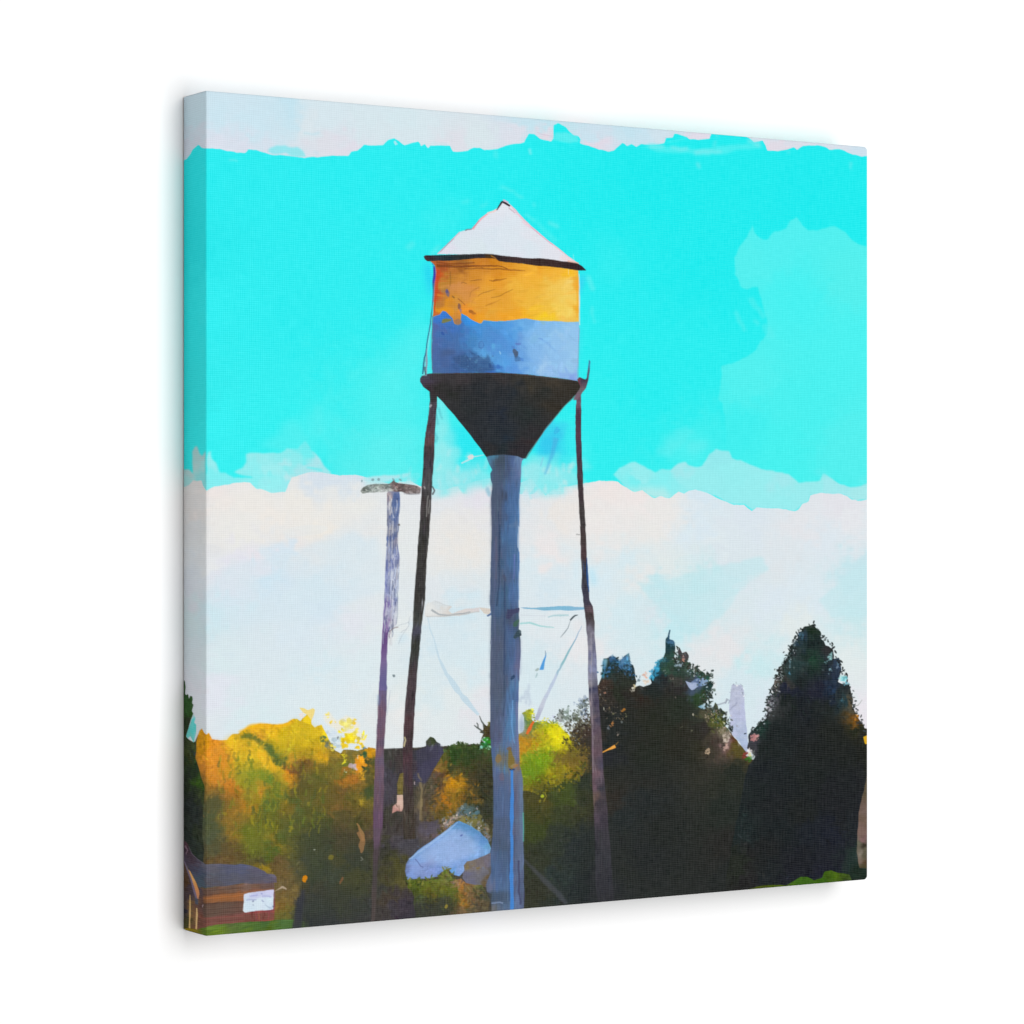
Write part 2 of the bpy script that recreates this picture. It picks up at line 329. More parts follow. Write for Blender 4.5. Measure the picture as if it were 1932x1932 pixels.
# ---- white cloud bank
bankL = cat(D([(-60, 612), (40, 612), (80, 602), (110, 565), (140, 575), (178, 570), (203, 640), (215, 655), (280, 622), (400, 610), (450, 592), (575, 588), (620, 630), (700, 645), (740, 665), (855, 662), (872, 606), (905, 545), (1060, 497), (1200, 510), (1300, 530), (1420, 526), (1500, 545), (1560, 560), (1700, 590), (1860, 575)]),
            G([(60, 1470), (200, 1480), (300, 1500), (430, 1470), (560, 1440), (660, 1400), (800, 1380), (860, 1380), (1140, 1440), (1250, 1380), (1330, 1470), (1400, 1560), (1480, 1510)]))
bank = np.vstack([bankL, bankR, [[PW + BIG, PH + BIG], [-BIG, PH + BIG]]])
BK = ctrl(X, '430 990 236 229 226;500 1010 235 232 228;550 1040 236 231 226;640 1060 236 231 223;430 1130 230 232 233;600 1090 232 228 226;640 960 213 224 234;700 1005 228 230 229;700 955 212 224 234;750 1060 229 229 228;720 1082 221 229 233;600 1010 233 231 226;480 1075 232 233 230;480 1110 226 226 236;560 1115 214 228 238;520 1125 230 226 234;450 1170 224 226 234;450 1205 208 230 238;540 1155 205 228 241;640 1180 213 229 236;760 1150 226 231 232;430 1240 203 230 236;600 1260 216 230 238;640 1225 213 228 238;450 1330 216 232 236;640 1340 214 231 237;720 1250 224 228 235;430 1390 225 229 238;520 1440 216 232 236;640 1400 220 232 236;740 1330 219 232 236;800 1250 226 232 232;820 1380 222 231 231;800 1430 230 231 230;770 1040 228 231 231;880 1000 225 228 232;900 1060 229 228 227;930 1090 232 228 223;960 1000 226 224 232;860 1100 226 230 230;860 1180 222 228 232;920 1230 209 228 236;860 1300 210 228 236;900 1400 223 231 232;940 1330 213 230 236;850 1380 216 230 234;960 1420 226 226 230') + \
     ctrl(X, '1080 1010 226 228 230;1060 980 208 226 234;1130 1030 231 227 223;1090 1100 232 228 228;1060 1150 216 230 236;1100 1180 212 228 236;1100 1250 222 230 234;1080 1330 211 228 234;1160 1290 229 229 231;1060 1380 214 230 236;1220 990 235 226 224;1280 1000 236 227 227;1330 1030 229 229 228;1300 1060 228 230 228;1200 1060 232 229 228;1400 1000 213 228 237;1390 1060 215 229 237;1500 1040 216 226 234;1600 1050 224 226 230;1700 1040 226 228 232;1680 1010 224 224 230;1650 1080 218 228 235;1250 1120 213 230 236;1190 1150 214 231 238;1340 1130 222 230 230;1280 1160 226 229 229;1400 1160 194 228 232;1320 1180 195 228 234;1450 1120 216 226 232;1430 1080 220 230 234;1560 1140 219 226 230;1710 1150 196 226 233;1550 1200 216 228 236;1250 1230 210 230 236;1350 1255 194 230 236;1320 1210 214 226 232;1450 1290 226 226 228;1400 1330 224 228 230;1520 1330 200 230 234;1600 1250 222 230 230;1700 1235 198 228 232;1700 1330 222 231 231;1480 1370 211 228 234;1560 1420 214 226 234;1720 1430 230 226 232;1620 1200 216 229 236') + \
     ctrl(X, '385 1000 226 222 220;385 1060 220 222 224;385 1180 216 222 230;385 1240 208 226 230;385 1300 214 226 232;385 1380 224 226 234;400 1440 222 230 234')
bankm = poly(bank, BK, rough=1.0, part=p_cbank, power=2.7, warp=10)
poly(D([(1470, 560), (1560, 535), (1700, 525), (1862, 503), (1850, 530), (1740, 560), (1600, 590)]), (190, 228, 234), alpha=.9, rough=1.2, soft=1)
poly(D([(1500, 545), (1700, 545), (1860, 530), (1920, 560), (1900, 600), (1500, 620)]), (160, 232, 238), alpha=.5, rough=2, soft=3)
for pts, c, a, so in (([(1270, 1163), (1318, 1166), (1372, 1152), (1440, 1132), (1520, 1112), (1540, 1140), (1480, 1180), (1450, 1228), (1400, 1268), (1372, 1270), (1340, 1236), (1306, 1204)], (192, 228, 234), .65, 2), ([(1636, 1200), (1680, 1165), (1700, 1140), (1745, 1122), (1745, 1232), (1665, 1238)], (194, 228, 234), .65, 2),
                      ([(405, 1180), (440, 1150), (480, 1128), (560, 1106), (640, 1085), (700, 1068), (760, 1075), (770, 1180), (640, 1232), (405, 1260)], (210, 229, 239), .45, 4), ([(413, 1000), (500, 985), (640, 1000), (760, 1000), (700, 1050), (560, 1085), (413, 1110)], (236, 232, 225), .4, 5), ([(1180, 975), (1330, 975), (1370, 1050), (1300, 1090), (1130, 1090), (1130, 1010)], (234, 229, 225), .4, 5), ([(850, 1040), (985, 1010), (985, 1130), (860, 1150)], (231, 229, 224), .4, 5)):
    poly(X(pts), c, alpha=a, rough=2.5, soft=so)
# ragged aqua edge between the legs
lowsky = np.zeros((PH, PW), np.float32)
q_ = rect([(800, 890), (1130, 990)]).astype(int); lowsky[q_[0, 1]:q_[1, 1], q_[0, 0]:q_[1, 0]] = 1
daubs((lowsky, 0, 0), 140, ln=(8, 20), wd=(3, 7), ang=100, sd=40, jit=.012, hue=.006, spread=10, alpha=(.15, .4))
daubs((bankm[0] * (np.arange(bankm[0].shape[0])[:, None] > 40), bankm[1], bankm[2]), 500, ln=(10, 34), wd=(5, 12), ang=0, sd=25, jit=.006, hue=.004, spread=12, alpha=(.1, .3))
for x, y, rx, ry, c, a in ((250, 1250, 28, 60, (160, 234, 236), .7), (330, 1420, 40, 12, (150, 232, 236), .6), (560, 1080, 60, 34, (52, 232, 240), .7), (500, 950, 30, 40, (44, 230, 240), .7), (300, 760, 14, 60, (150, 234, 236), .5),
                          (640, 1240, 34, 18, (90, 230, 236), .8), (700, 1330, 36, 12, (110, 232, 236), .6), (400, 1180, 26, 30, (160, 234, 236), .6), (500, 1380, 40, 14, (170, 230, 234), .7), (310, 1540, 12, 9, (140, 232, 234), .7),
                          (1350, 900, 26, 40, (46, 226, 240), .7), (1500, 1020, 24, 50, (60, 200, 236), .6), (1430, 1050, 18, 34, (56, 196, 236), .6), (1550, 900, 14, 30, (60, 200, 236), .5), (1270, 1230, 30, 22, (110, 234, 236), .7), (1600, 1250, 44, 26, (110, 232, 236), .6), (1660, 1000, 18, 60, (56, 228, 238), .6), (1220, 1350, 20, 30, (180, 226, 232), .6), (1400, 1420, 40, 22, (164, 230, 234), .6), (1600, 1370, 40, 16, (150, 230, 234), .6), (1500, 1540, 16, 10, (190, 228, 234), .6)):
    blob(G, x, y, rx, ry, c, alpha=a, soft=3, rough=4)
for pts, c, a, so in (([(255, 600), (330, 780), (430, 900), (390, 1300), (230, 1400), (215, 1100)], (150, 234, 236), .6, 5), ([(420, 1260), (820, 1300), (822, 1480), (560, 1520), (220, 1570), (225, 1400)], (156, 230, 235), .6, 6),
                      ([(1145, 1260), (1300, 1150), (1500, 1200), (1742, 1340), (1745, 1430), (1600, 1490), (1400, 1560), (1150, 1490)], (146, 232, 236), .6, 6), ([(560, 1330), (760, 1330), (800, 1420), (500, 1470)], (120, 230, 236), .5, 4), ([(100, 1480), (230, 1460), (300, 1540), (200, 1580)], (170, 230, 236), .5, 4)):
    poly(G(pts), c, alpha=a, rough=5, soft=so)
for _ in range(46):
    x, y = (rng.uniform(240, 800), rng.uniform(1050, 1540)) if rng.uniform() < .55 else (rng.uniform(1150, 1720), rng.uniform(1150, 1540))
    line(G([(x, y), (x + rng.uniform(-40, 40), y + rng.uniform(40, 120))]), rng.uniform(3, 9), [(210, 230, 234), (120, 234, 238), (180, 230, 234), (226, 228, 230)][rng.integers(0, 4)], alpha=rng.uniform(.15, .45), rough=2, soft=1)
line(G([(500, 1225), (570, 1180), (620, 1150), (740, 1135)]), [3, 4, 3, 2], (196, 226, 230), alpha=.9, rough=.8)
blob(G, 605, 1150, 6, 6, (226, 220, 218), alpha=.9)
line(G([(1540, 830), (1500, 900), (1560, 850)]), 4, (60, 180, 226), alpha=.7, rough=2)
line(G([(1520, 950), (1490, 1100), (1440, 1230), (1400, 1340)]), [10, 8, 5, 3], (78, 176, 222), alpha=.6, rough=1.5, soft=1)
line(G([(1380, 1150), (1350, 1250)]), 3, (130, 200, 224), alpha=.6)

# pale dry-brush strokes round the tank
for a, b, w, al in (((820, 830), (930, 860), 6, .4), ((920, 880), (990, 920), 5, .4), ((1085, 950), (1095, 985), 4, .5), ((1010, 1040), (1090, 1100), 8, .4), ((1100, 1100), (1250, 1260), 9, .25), ((1200, 1100), (1280, 1150), 7, .45), ((640, 990), (700, 960), 6, .3), ((500, 960), (560, 930), 10, .25), ((60, 1330), (120, 1280), 10, .3), ((1520, 1540), (1560, 1660), 10, .4), ((1550, 1780), (1570, 1920), 7, .35), ((250, 1370), (330, 1300), 8, .4)):
    line(B([a, b]), w, (128, 238, 238), alpha=al, rough=2, soft=2)
blob(F, 150, 880, 8, 34, (40, 200, 240), alpha=.7, soft=5)
blob(F, 1785, 960, 5, 24, (70, 190, 240), alpha=.6, soft=4)

# ------------------------------------------------------------------ trees and buildings behind the tower
# far spire
poly(R([(80, 900), (100, 888), (150, 900), (210, 897), (235, 960), (247, 1080), (250, 1200), (272, 1400), (302, 1660), (270, 1790), (240, 1790), (200, 1650), (100, 1550), (55, 1450), (70, 1300), (50, 1230), (70, 1000)]),
     ctrl(R, '120 930 180 186 206;180 1000 184 190 212;90 1150 186 192 212;180 1250 184 190 218;100 1400 188 192 218;180 1450 176 188 214;220 1600 172 188 216'), rough=.8, part=p_far, grain=.02)
for y in range(910, 1700, 60):
    x = np.interp(y, [900, 1200, 1700], [160, 160, 250]); line(R([(x - rng.uniform(20, 60), y), (x + rng.uniform(10, 60), y + rng.uniform(-20, 50))]), rng.uniform(2, 6), [(196, 200, 214), (166, 172, 194), (186, 192, 206)][rng.integers(0, 3)], alpha=.45, rough=1.5, soft=1)
edge_leaves(R([(70, 1000), (95, 890), (150, 900), (210, 897), (245, 1060)]), 24, [(196, 204, 216), (176, 182, 200), (214, 226, 234)], reach=2, ln=(1, 2.4), wd=(.6, 1.2))
line(R([(0, 1140), (40, 1090), (60, 1100), (40, 1140)]), 3, (150, 158, 176), alpha=.7, rough=1)
line(R([(60, 1220), (110, 1180), (150, 1120)]), 3, (150, 156, 180), alpha=.6, rough=1)

# conifer on the left wrap
sd = J([(20, 30), (62, 10), (78, 10), (82, 100), (70, 165), (92, 190), (112, 172), (120, 245), (135, 200), (165, 205), (165, 300), (188, 325), (160, 400), (182, 440), (140, 560), (115, 640), (90, 720), (130, 755), (190, 800), (215, 790), (240, 700), (285, 760), (305, 1000), (325, 1200), (345, 1400), (352, 1932), (352, 2600), (20, 2600)])
sdm = poly(sd, ctrl(J, '100 230 52 84 46;150 280 50 88 40;90 450 52 58 44;150 430 44 78 30;80 700 50 56 36;160 780 76 88 48;200 900 50 60 60;150 1000 64 70 34;120 1250 44 52 44;200 1150 40 60 38;280 1250 60 90 30;290 1000 60 84 34;100 1600 42 48 46;200 1700 44 50 48;300 1600 62 72 42;110 2000 44 52 48;260 2000 56 64 46;100 2400 60 60 48;200 2300 44 52 48'), rough=1.2, part=p_side, grain=.06)
poly(J([(90, 720), (120, 630), (150, 540), (185, 440), (210, 480), (190, 550), (218, 570), (215, 690), (190, 800), (150, 720), (110, 755)]), ctrl(J, '180 500 170 224 228;160 600 100 222 220;150 680 90 214 210;195 720 130 216 220;130 700 120 210 200'), rough=.8)
daubs(sdm, 500, ln=(3, 7), wd=(1, 2.4), jit=.14, spread=6)

# undergrowth filling the foot of the picture
um = poly(X([(560, 1660), (690, 1560), (760, 1500), (1066, 1480), (1150, 1540), (1150, 1960), (540, 1960)]), ctrl(M, '1180 100 70 62 56;1250 900 70 66 60;1400 150 62 58 52;1400 500 66 64 52;1400 700 60 60 52;1400 900 66 66 48;1500 1000 78 76 46;1400 1100 72 70 48;1600 1150 88 84 50;1400 1600 66 62 68;1300 1300 64 64 60;1600 1400 66 60 60;1350 1500 72 64 54;1500 700 72 68 74;1600 550 78 74 78;1700 650 74 72 78;1600 250 62 60 48;1750 350 84 80 72;1800 200 92 80 60;1850 450 88 80 82;1650 1500 66 60 68;1700 1650 60 56 64;1250 1700 66 62 60;900 1650 60 60 62') + ctrl(N, '1000 1700 64 64 46;1100 1500 56 58 46;1600 1500 74 72 42;1600 1700 66 68 40'), rough=1, part=p_under, power=4, warp=6, grain=.05)
daubs(um, 900, ln=(3, 8), wd=(1, 2.6), ang=80, sd=30, jit=.13, hue=.03, spread=7)

# broad autumn trees
at = cat(J([(210, 1000), (235, 720), (265, 640), (295, 618), (330, 690), (350, 705), (385, 680), (402, 720), (412, 772), (520, 775), (620, 772), (680, 700), (760, 682), (860, 612), (1000, 567), (1120, 560), (1270, 575), (1400, 550), (1470, 500), (1520, 505), (1560, 525), (1600, 490), (1650, 440), (1700, 500), (1705, 565), (1735, 605), (1830, 570), (1900, 690), (1935, 780)]),
         L([(480, 690), (530, 790), (600, 815), (640, 760), (720, 765), (800, 780), (880, 750), (960, 750), (1060, 748), (1060, 1100), (1010, 2200), (1000, 3300)]), K([(1932, 1932), (20, 1932), (20, 900), (340, 900)]), J([(300, 1900), (330, 1400)]))
AC = ctrl(J, '300 750 214 150 24;400 850 236 150 45;500 900 206 140 50;600 800 236 190 45;700 950 228 180 45;420 1000 225 145 50;420 1150 200 130 50;450 1400 128 100 50;450 1600 90 85 55;430 1800 72 84 62;850 700 205 165 40;1000 620 242 180 40;1250 640 236 185 40;900 800 150 135 45;1050 720 205 152 50;950 860 200 165 45;1100 850 140 130 45;1150 930 80 108 60;1250 1000 108 115 50;1300 1080 102 110 55;1300 750 205 175 40;1500 650 212 182 40;1700 650 215 180 40;1850 680 240 205 40;1400 880 185 165 45;1600 850 178 150 40;1800 900 190 165 45;1850 960 216 165 40;1450 1020 195 150 50;1600 950 168 145 40;1550 1100 112 84 50;1080 1000 228 190 50;1150 1080 232 185 45;1250 1180 226 160 50;1380 1250 238 150 40;1400 1340 230 150 40;1440 1180 150 85 50;950 1000 210 180 50;850 1080 175 155 45;800 1250 165 150 50;1000 1280 130 140 50;1150 1250 98 136 55;1050 1400 200 135 50;700 1350 192 120 45;650 1500 162 110 45;850 1500 140 130 45;1000 1500 150 130 40;1350 1400 96 108 50;1550 1300 95 85 50;1500 1200 110 80 55;1800 1200 125 105 50;1750 1450 130 100 50;1300 1500 140 120 40;1200 1600 92 108 50;1400 1650 130 110 45;1600 1700 95 105 50;700 1700 170 120 45;800 1800 130 115 50;1000 1750 110 105 45;1100 1800 130 125 40;1800 1800 85 80 50;1600 1900 120 105 45;1450 1500 92 96 48') + \
     ctrl(K, '450 350 78 88 66;430 550 82 90 70;520 600 88 82 58;650 300 155 115 45;800 180 196 130 40;950 400 105 112 40;830 420 150 115 45;1000 600 105 108 45;1200 250 110 112 40;1170 250 84 84 50;1300 580 132 116 45;1400 600 128 112 45;1250 700 85 98 45;800 700 95 80 50;600 800 100 80 50;1100 800 80 75 50;1300 850 95 78 50;1600 650 85 80 50;1800 500 72 74 55;1450 450 90 100 50;1700 250 95 108 50;1700 150 96 110 50;1600 100 112 95 45;1150 930 152 126 40;1550 950 112 92 55;1450 1100 105 90 60;1800 800 68 70 55;1700 900 70 70 72;1850 1000 60 66 58;1500 1350 124 102 56;1400 1500 124 98 52;1620 1350 120 100 56;1450 1620 106 100 50;1500 1750 78 102 56;1700 1400 58 60 64;1850 1500 56 60 58;1750 1700 50 54 58') + \
     ctrl(L, '650 1000 100 110 50;700 1150 165 110 45;850 1250 130 105 50;850 1000 228 150 45;300 800 216 165 40;300 1100 85 95 45;500 900 120 105 50;550 1300 110 85 50;200 1350 115 100 45;80 1450 76 105 60;500 1500 132 90 50;700 1400 95 90 45;850 1450 135 115 45;950 1300 70 82 50;950 1000 58 70 48;980 830 190 140 40;900 1600 90 80 50;800 1700 75 75 45;600 1700 85 78 50;400 1650 75 82 45;950 1800 88 74 60;720 850 120 110 60') + \
     ctrl(M, '200 400 90 90 45;200 330 124 110 40;400 600 72 74 50;700 600 85 72 52;300 900 70 78 60;600 900 80 75 45;600 1100 64 70 60;900 1100 78 75 45;300 1300 75 68 50;300 1600 64 68 62;700 1500 68 68 48;500 1800 56 58 62;1000 1600 60 60 62;900 900 62 64 56;1400 700 62 62 52;1400 1100 74 72 46;1400 1600 66 62 68;1300 1300 64 64 60;1600 1500 66 60 60')
am = poly(at, AC, rough=1.1, part=p_autumn, power=4, warp=6, grain=.04)
daubs(am, 3200, ln=(2.5, 6), wd=(1.1, 2.6), ang=85, sd=45, jit=.10, hue=.03, spread=5, alpha=(.3, .7))
# the big brush forms of the autumn crowns
for pts, c, a, so in (([(330, 700), (400, 785), (560, 795), (640, 950), (720, 1200), (700, 1400), (600, 1350), (480, 1250), (380, 1420), (345, 1200)], (222, 146, 46), .42, 4),
                      ([(600, 795), (700, 715), (880, 760), (1000, 840), (1060, 1000), (900, 1060), (780, 1000), (680, 900)], (232, 186, 44), .55, 4),
                      ([(1300, 620), (1500, 530), (1690, 590), (1880, 710), (1800, 800), (1600, 850), (1350, 860), (1250, 780)], (208, 180, 40), .5, 5),
                      ([(1080, 760), (1250, 760), (1380, 870), (1330, 920), (1200, 880)], (196, 170, 40), .55, 4),
                      ([(1480, 1060), (1640, 1100), (1700, 1300), (1560, 1500), (1420, 1400)], (92, 86, 50), .5, 5),
                      ([(380, 1480), (560, 1560), (600, 1750), (520, 1930), (370, 1930)], (80, 84, 62), .5, 5)):
    poly(J(pts), c, alpha=a, rough=2.5, soft=so)
poly(K([(640, 150), (800, 120), (900, 200), (860, 340), (640, 370), (570, 310)]), (188, 126, 42), alpha=.5, rough=2.5, soft=4)
line(J([(800, 760), (900, 715), (980, 720), (1060, 800), (1130, 880), (1190, 970), (1260, 1070), (1340, 1120)]), [4, 8, 9, 10, 15, 17, 14, 6], (88, 106, 54), alpha=.75, rough=1.5, soft=1)
line(J([(890, 780), (910, 850)]), 5, (120, 122, 50), alpha=.6, rough=1.5, soft=1)
line(J([(1030, 880), (1100, 1020), (1180, 1120), (1290, 1220), (1400, 1360)]), [16, 18, 15, 12, 8], (234, 182, 44), alpha=.8, rough=1.5, soft=1)
line(J([(1330, 1200), (1400, 1320)]), [7, 9], (236, 148, 42), alpha=.8, rough=1.5, soft=1)
line(J([(770, 672), (900, 608), (1050, 578), (1250, 592), (1400, 568), (1480, 520)]), [3, 7, 9, 8, 6, 5], (244, 182, 36), alpha=.8, rough=.8, soft=1)
line(J([(1030, 1300), (1070, 1400), (1080, 1480)]), [8, 10, 6], (206, 136, 48), alpha=.7, rough=1.5, soft=1)
line(J([(1420, 570), (1420, 700), (1400, 860)]), 3, (176, 140, 40), alpha=.5, rough=1, soft=1)
daubs(am, 2200, ln=(2, 5.5), wd=(.9, 2), ang=85, sd=50, jit=.11, hue=.03, spread=4, alpha=(.3, .7))
for fn, pts, c, a, so in ((J, [(450, 1450), (760, 1500), (900, 1700), (800, 1932), (380, 1932), (380, 1500)], (92, 92, 54), .4, 6), (J, [(760, 1150), (960, 1080), (1130, 1200), (1120, 1400), (900, 1480), (760, 1380)], (140, 146, 46), .5, 5), (J, [(1100, 1200), (1350, 1180), (1420, 1420), (1250, 1650), (1080, 1480)], (104, 124, 48), .5, 5),
                          (J, [(1480, 1320), (1932, 1250), (1932, 1932), (1480, 1932)], (84, 84, 48), .5, 8), (K, [(400, 320), (600, 360), (640, 700), (420, 800), (390, 500)], (80, 86, 60), .5, 5), (K, [(850, 360), (1150, 250), (1250, 600), (1000, 800), (850, 650)], (104, 112, 44), .45, 6), (K, [(1350, 150), (1900, 250), (1932, 1100), (1600, 1150), (1450, 650)], (78, 84, 52), .5, 7),
                          (M, [(60, 480), (560, 350), (980, 520), (1130, 800), (1130, 1740), (100, 1800), (180, 1250), (60, 900)], (62, 68, 54), .5, 8), (M, [(560, 150), (860, 150), (860, 420), (620, 460)], (92, 82, 52), .4, 5), (L, [(180, 1050), (560, 1000), (640, 1500), (200, 1650)], (98, 96, 46), .4, 6)):
    poly(fn(pts), c, alpha=a, rough=4, soft=so)
daubs(am, 2600, ln=(2, 5.5), wd=(.8, 1.8), ang=85, sd=50, jit=.13, hue=.03, spread=5, alpha=(.25, .65))
for _ in range(170):
    x, y = rng.uniform(500, 1900), rng.uniform(900, 1900)
    line(J([(x, y), (x + rng.uniform(-30, 30), y + rng.uniform(40, 130))]), rng.uniform(1.5, 5), [(112, 128, 46), (150, 146, 44), (88, 104, 52), (170, 156, 46), (72, 84, 54)][rng.integers(0, 5)], alpha=rng.uniform(.2, .5), rough=1.5, soft=0)
# light leaf dabs against the sky
for pts, c, a in (([(1540, 350), (1600, 360), (1650, 385), (1715, 358), (1742, 380), (1735, 440), (1705, 520), (1650, 440), (1590, 420)], (240, 216, 130), .95),
                  ([(1600, 490), (1650, 440), (1700, 500), (1700, 570), (1600, 540)], (240, 206, 40), 1), ([(1540, 440), (1600, 420), (1600, 480), (1560, 500)], (238, 222, 210), .7)):
    poly(J(pts), c, alpha=a, rough=1)
poly(L([(380, 330), (440, 300), (560, 380), (680, 330), (780, 390), (830, 500), (920, 640), (880, 690), (760, 600), (640, 560), (560, 500), (470, 480), (400, 420)]), (238, 232, 214), alpha=.75, rough=3, soft=1)
for x, y, rx, ry, c, a in ((430, 325, 4, 5, (236, 214, 90), .9), (490, 412, 6, 3, (240, 200, 50), .9), (600, 530, 5, 5, (242, 220, 50), .9), (700, 620, 13, 8, (242, 214, 30), 1), (760, 640, 11, 6, (240, 212, 50), .9), (640, 690, 7, 9, (240, 205, 40), 1), (840, 710, 6, 8, (236, 200, 40), 1), (900, 600, 4, 9, (240, 220, 60), .9), (770, 420, 5, 8, (240, 200, 60), .9), (680, 440, 10, 12, (240, 226, 120), .8), (780, 540, 6, 9, (240, 222, 90), .8), (540, 660, 6, 12, (190, 210, 220), .9), (470, 560, 8, 6, (196, 208, 220), .8), (555, 610, 3, 4, (90, 80, 80), .8), (460, 700, 7, 9, (110, 120, 110), .7), (370, 640, 5, 8, (80, 104, 70), .8), (490, 740, 5, 6, (235, 215, 80), .9), (640, 880, 3, 12, (230, 220, 50), .8), (660, 1040, 4, 4, (180, 195, 160), .8), (770, 980, 7, 10, (200, 180, 190), .8), (815, 860, 3, 5, (236, 226, 200), .9), (860, 940, 8, 14, (236, 155, 40), .9), (870, 1080, 4, 12, (226, 170, 50), .8), (980, 810, 10, 8, (212, 150, 30), .9), (905, 745, 4, 4, (40, 90, 110), .9), (890, 830, 6, 8, (50, 86, 60), .8), (870, 1460, 3, 12, (170, 145, 50), .7), (930, 780, 4, 5, (200, 150, 40), .7)):
    speck(L, x, y, rx, ry, c, alpha=a)
line(L([(800, 1700), (840, 1790), (880, 1860), (880, 1932)]), [2, 4, 7, 8], (160, 122, 78), alpha=.8, rough=1.5)
line(M([(960, 470), (1010, 560), (1000, 680), (1010, 780)]), [4, 11, 10, 3], (156, 116, 78), alpha=.75, rough=1.5)
blob(M, 155, 1175, 6, 7, (206, 130, 24), rough=.8)
blob(M, 700, 1180, 3, 8, (150, 98, 66), alpha=.6)
blob(M, 530, 850, 5, 5, (130, 120, 50), alpha=.7)
blob(M, 305, 735, 2, 2, (170, 176, 160), alpha=.7)
line(M([(985, 840), (1020, 880), (980, 895)]), 2, (130, 132, 122), alpha=.7)
# darker tone under the trees along the bottom
poly(K([(1562, 1932), (1600, 1530), (1650, 1300), (1690, 1180), (1800, 1180), (1932, 1150), (2400, 1300), (2600, 1932)]), (54, 58, 58), alpha=.35, rough=2, soft=6)

# dark barn behind the leg
dh = cat(L([(1060, 760), (1170, 762), (1280, 752), (1390, 747), (1500, 750), (1570, 772), (1640, 742), (1700, 722), (1690, 660), (1725, 625), (1760, 597), (1800, 615), (1832, 662), (1882, 690), (1872, 722), (1932, 770), (1990, 820)]), N([(560, 1000), (480, 1110), (400, 1240), (330, 1400), (310, 1932), (-200, 1932)]), L([(1100, 2200), (1130, 1200)]))
dm = poly(dh, ctrl(L, '1200 850 66 66 62;1250 1100 70 68 76;1350 850 70 62 62;1200 1350 72 68 76;1250 1600 64 62 56;1650 850 62 62 70;1750 660 64 72 50;1800 820 66 64 78;1850 800 82 80 108;1750 950 68 66 92;1650 1150 66 66 88;1560 1000 70 62 68;1600 1300 62 60 52;1650 1300 110 100 82;1680 1450 116 102 76;1750 1500 88 80 68;1800 1700 84 78 80;1700 1750 84 78 78;1500 1700 66 60 56;1450 1850 72 66 68'), rough=.8, part=p_dhouse, power=4, warp=5, grain=.05)
daubs(dm, 500, ln=(3, 10), wd=(1, 2.2), ang=88, sd=15, jit=.09, hue=.02, spread=5)
poly(L([(1350, 1080), (1400, 1060), (1410, 1340), (1330, 1345), (1325, 1200)]), (114, 102, 58), rough=1, part=p_stump, grain=.06)
poly(L([(1320, 1345), (1398, 1342), (1408, 1480), (1392, 1565), (1320, 1560), (1255, 1590), (1262, 1500), (1312, 1450)]), ctrl(L, '1360 1400 204 178 160;1350 1520 206 172 160;1270 1540 165 100 98;1380 1530 214 184 166'), rough=.8, part=p_stump)
line(L([(1305, 1470), (1330, 1510)]), 2, (120, 90, 80), alpha=.7); line(L([(1345, 1480), (1350, 1560)]), 2, (130, 96, 84), alpha=.6)
for a, b, w in (((1595, 1080), (1640, 1180), 4), ((1620, 1180), (1640, 1500), 5), ((1640, 1400), (1620, 1680), 4), ((1700, 1250), (1690, 1500), 5), ((1820, 1400), (1810, 1500), 4)):
    line(L([a, b]), w, (142, 126, 92), alpha=.6, rough=1.2)
line(L([(1545, 1180), (1550, 1220)]), 2, (190, 170, 176), alpha=.8)

poly(L([(1570, 775), (1640, 745), (1760, 715), (1882, 705), (1990, 822), (1880, 940), (1790, 1060), (1710, 1180), (1640, 1190), (1580, 1010)]), (68, 66, 84), alpha=.65, rough=.7, soft=1)
line(L([(1062, 765), (1390, 752), (1570, 775), (1640, 745), (1700, 726)]), 2, (52, 50, 48), alpha=.7, rough=.5)
# rounded dark green tree by the pipe
rt = N([(610, 915), (660, 875), (710, 848), (780, 832), (860, 842), (930, 862), (962, 825), (990, 845), (1030, 882), (1060, 875), (1040, 840), (1050, 760), (1075, 705), (1030, 690), (1080, 660), (1070, 580), (1110, 620), (1140, 560), (1260, 600), (1260, 1960), (420, 1960), (330, 1600), (390, 1300), (500, 1100), (560, 1000)])
rm = poly(rt, ctrl(N, '750 950 52 75 40;900 950 50 66 38;1050 950 70 68 45;620 960 80 84 42;600 1040 112 95 45;560 1150 132 90 45;700 1300 190 132 34;620 1500 168 110 35;750 1450 122 100 40;820 1500 132 95 40;700 1150 62 66 42;900 1200 70 62 42;1000 1400 54 58 46;900 1600 64 66 44;500 1400 85 78 55;550 1300 98 74 56;600 1650 96 86 38;1100 1600 55 58 48;1100 1200 58 58 44;400 1500 85 75 65;400 1750 72 66 62;450 1300 80 75 62;1100 700 72 60 40;1100 850 50 90 44'), rough=1.2, part=p_mid, power=4, warp=6, grain=.05)
daubs(rm, 1500, ln=(2.5, 6), wd=(1, 2.6), ang=80, sd=50, jit=.12, hue=.03, spread=6)
for p_ in ([(950, 600), (1010, 650), (1070, 700)], [(1035, 490), (1060, 560), (1090, 640)], [(1000, 570), (1020, 640)]):
    line(N(p_), [1.5, 3.5], (78, 84, 80), alpha=.85, rough=1.2)
for x, y, rx, ry, c, a in ((1085, 790, 5, 6, (196, 236, 226), .95), (1050, 850, 4, 6, (150, 226, 210), .9), (1120, 800, 6, 8, (46, 140, 40), .9), (1090, 850, 7, 6, (40, 120, 60), .9), (1130, 880, 5, 5, (150, 220, 180), .8), (700, 1310, 7, 7, (196, 138, 30), .9), (620, 1500, 7, 8, (176, 114, 34), .8), (1145, 590, 4, 5, (120, 120, 50), .8)):
    speck(N, x, y, rx, ry, c, alpha=a)
edge_leaves(N([(620, 910), (780, 830), (930, 860), (1030, 880)]), 50, [(54, 74, 40), (70, 84, 48)], reach=2)

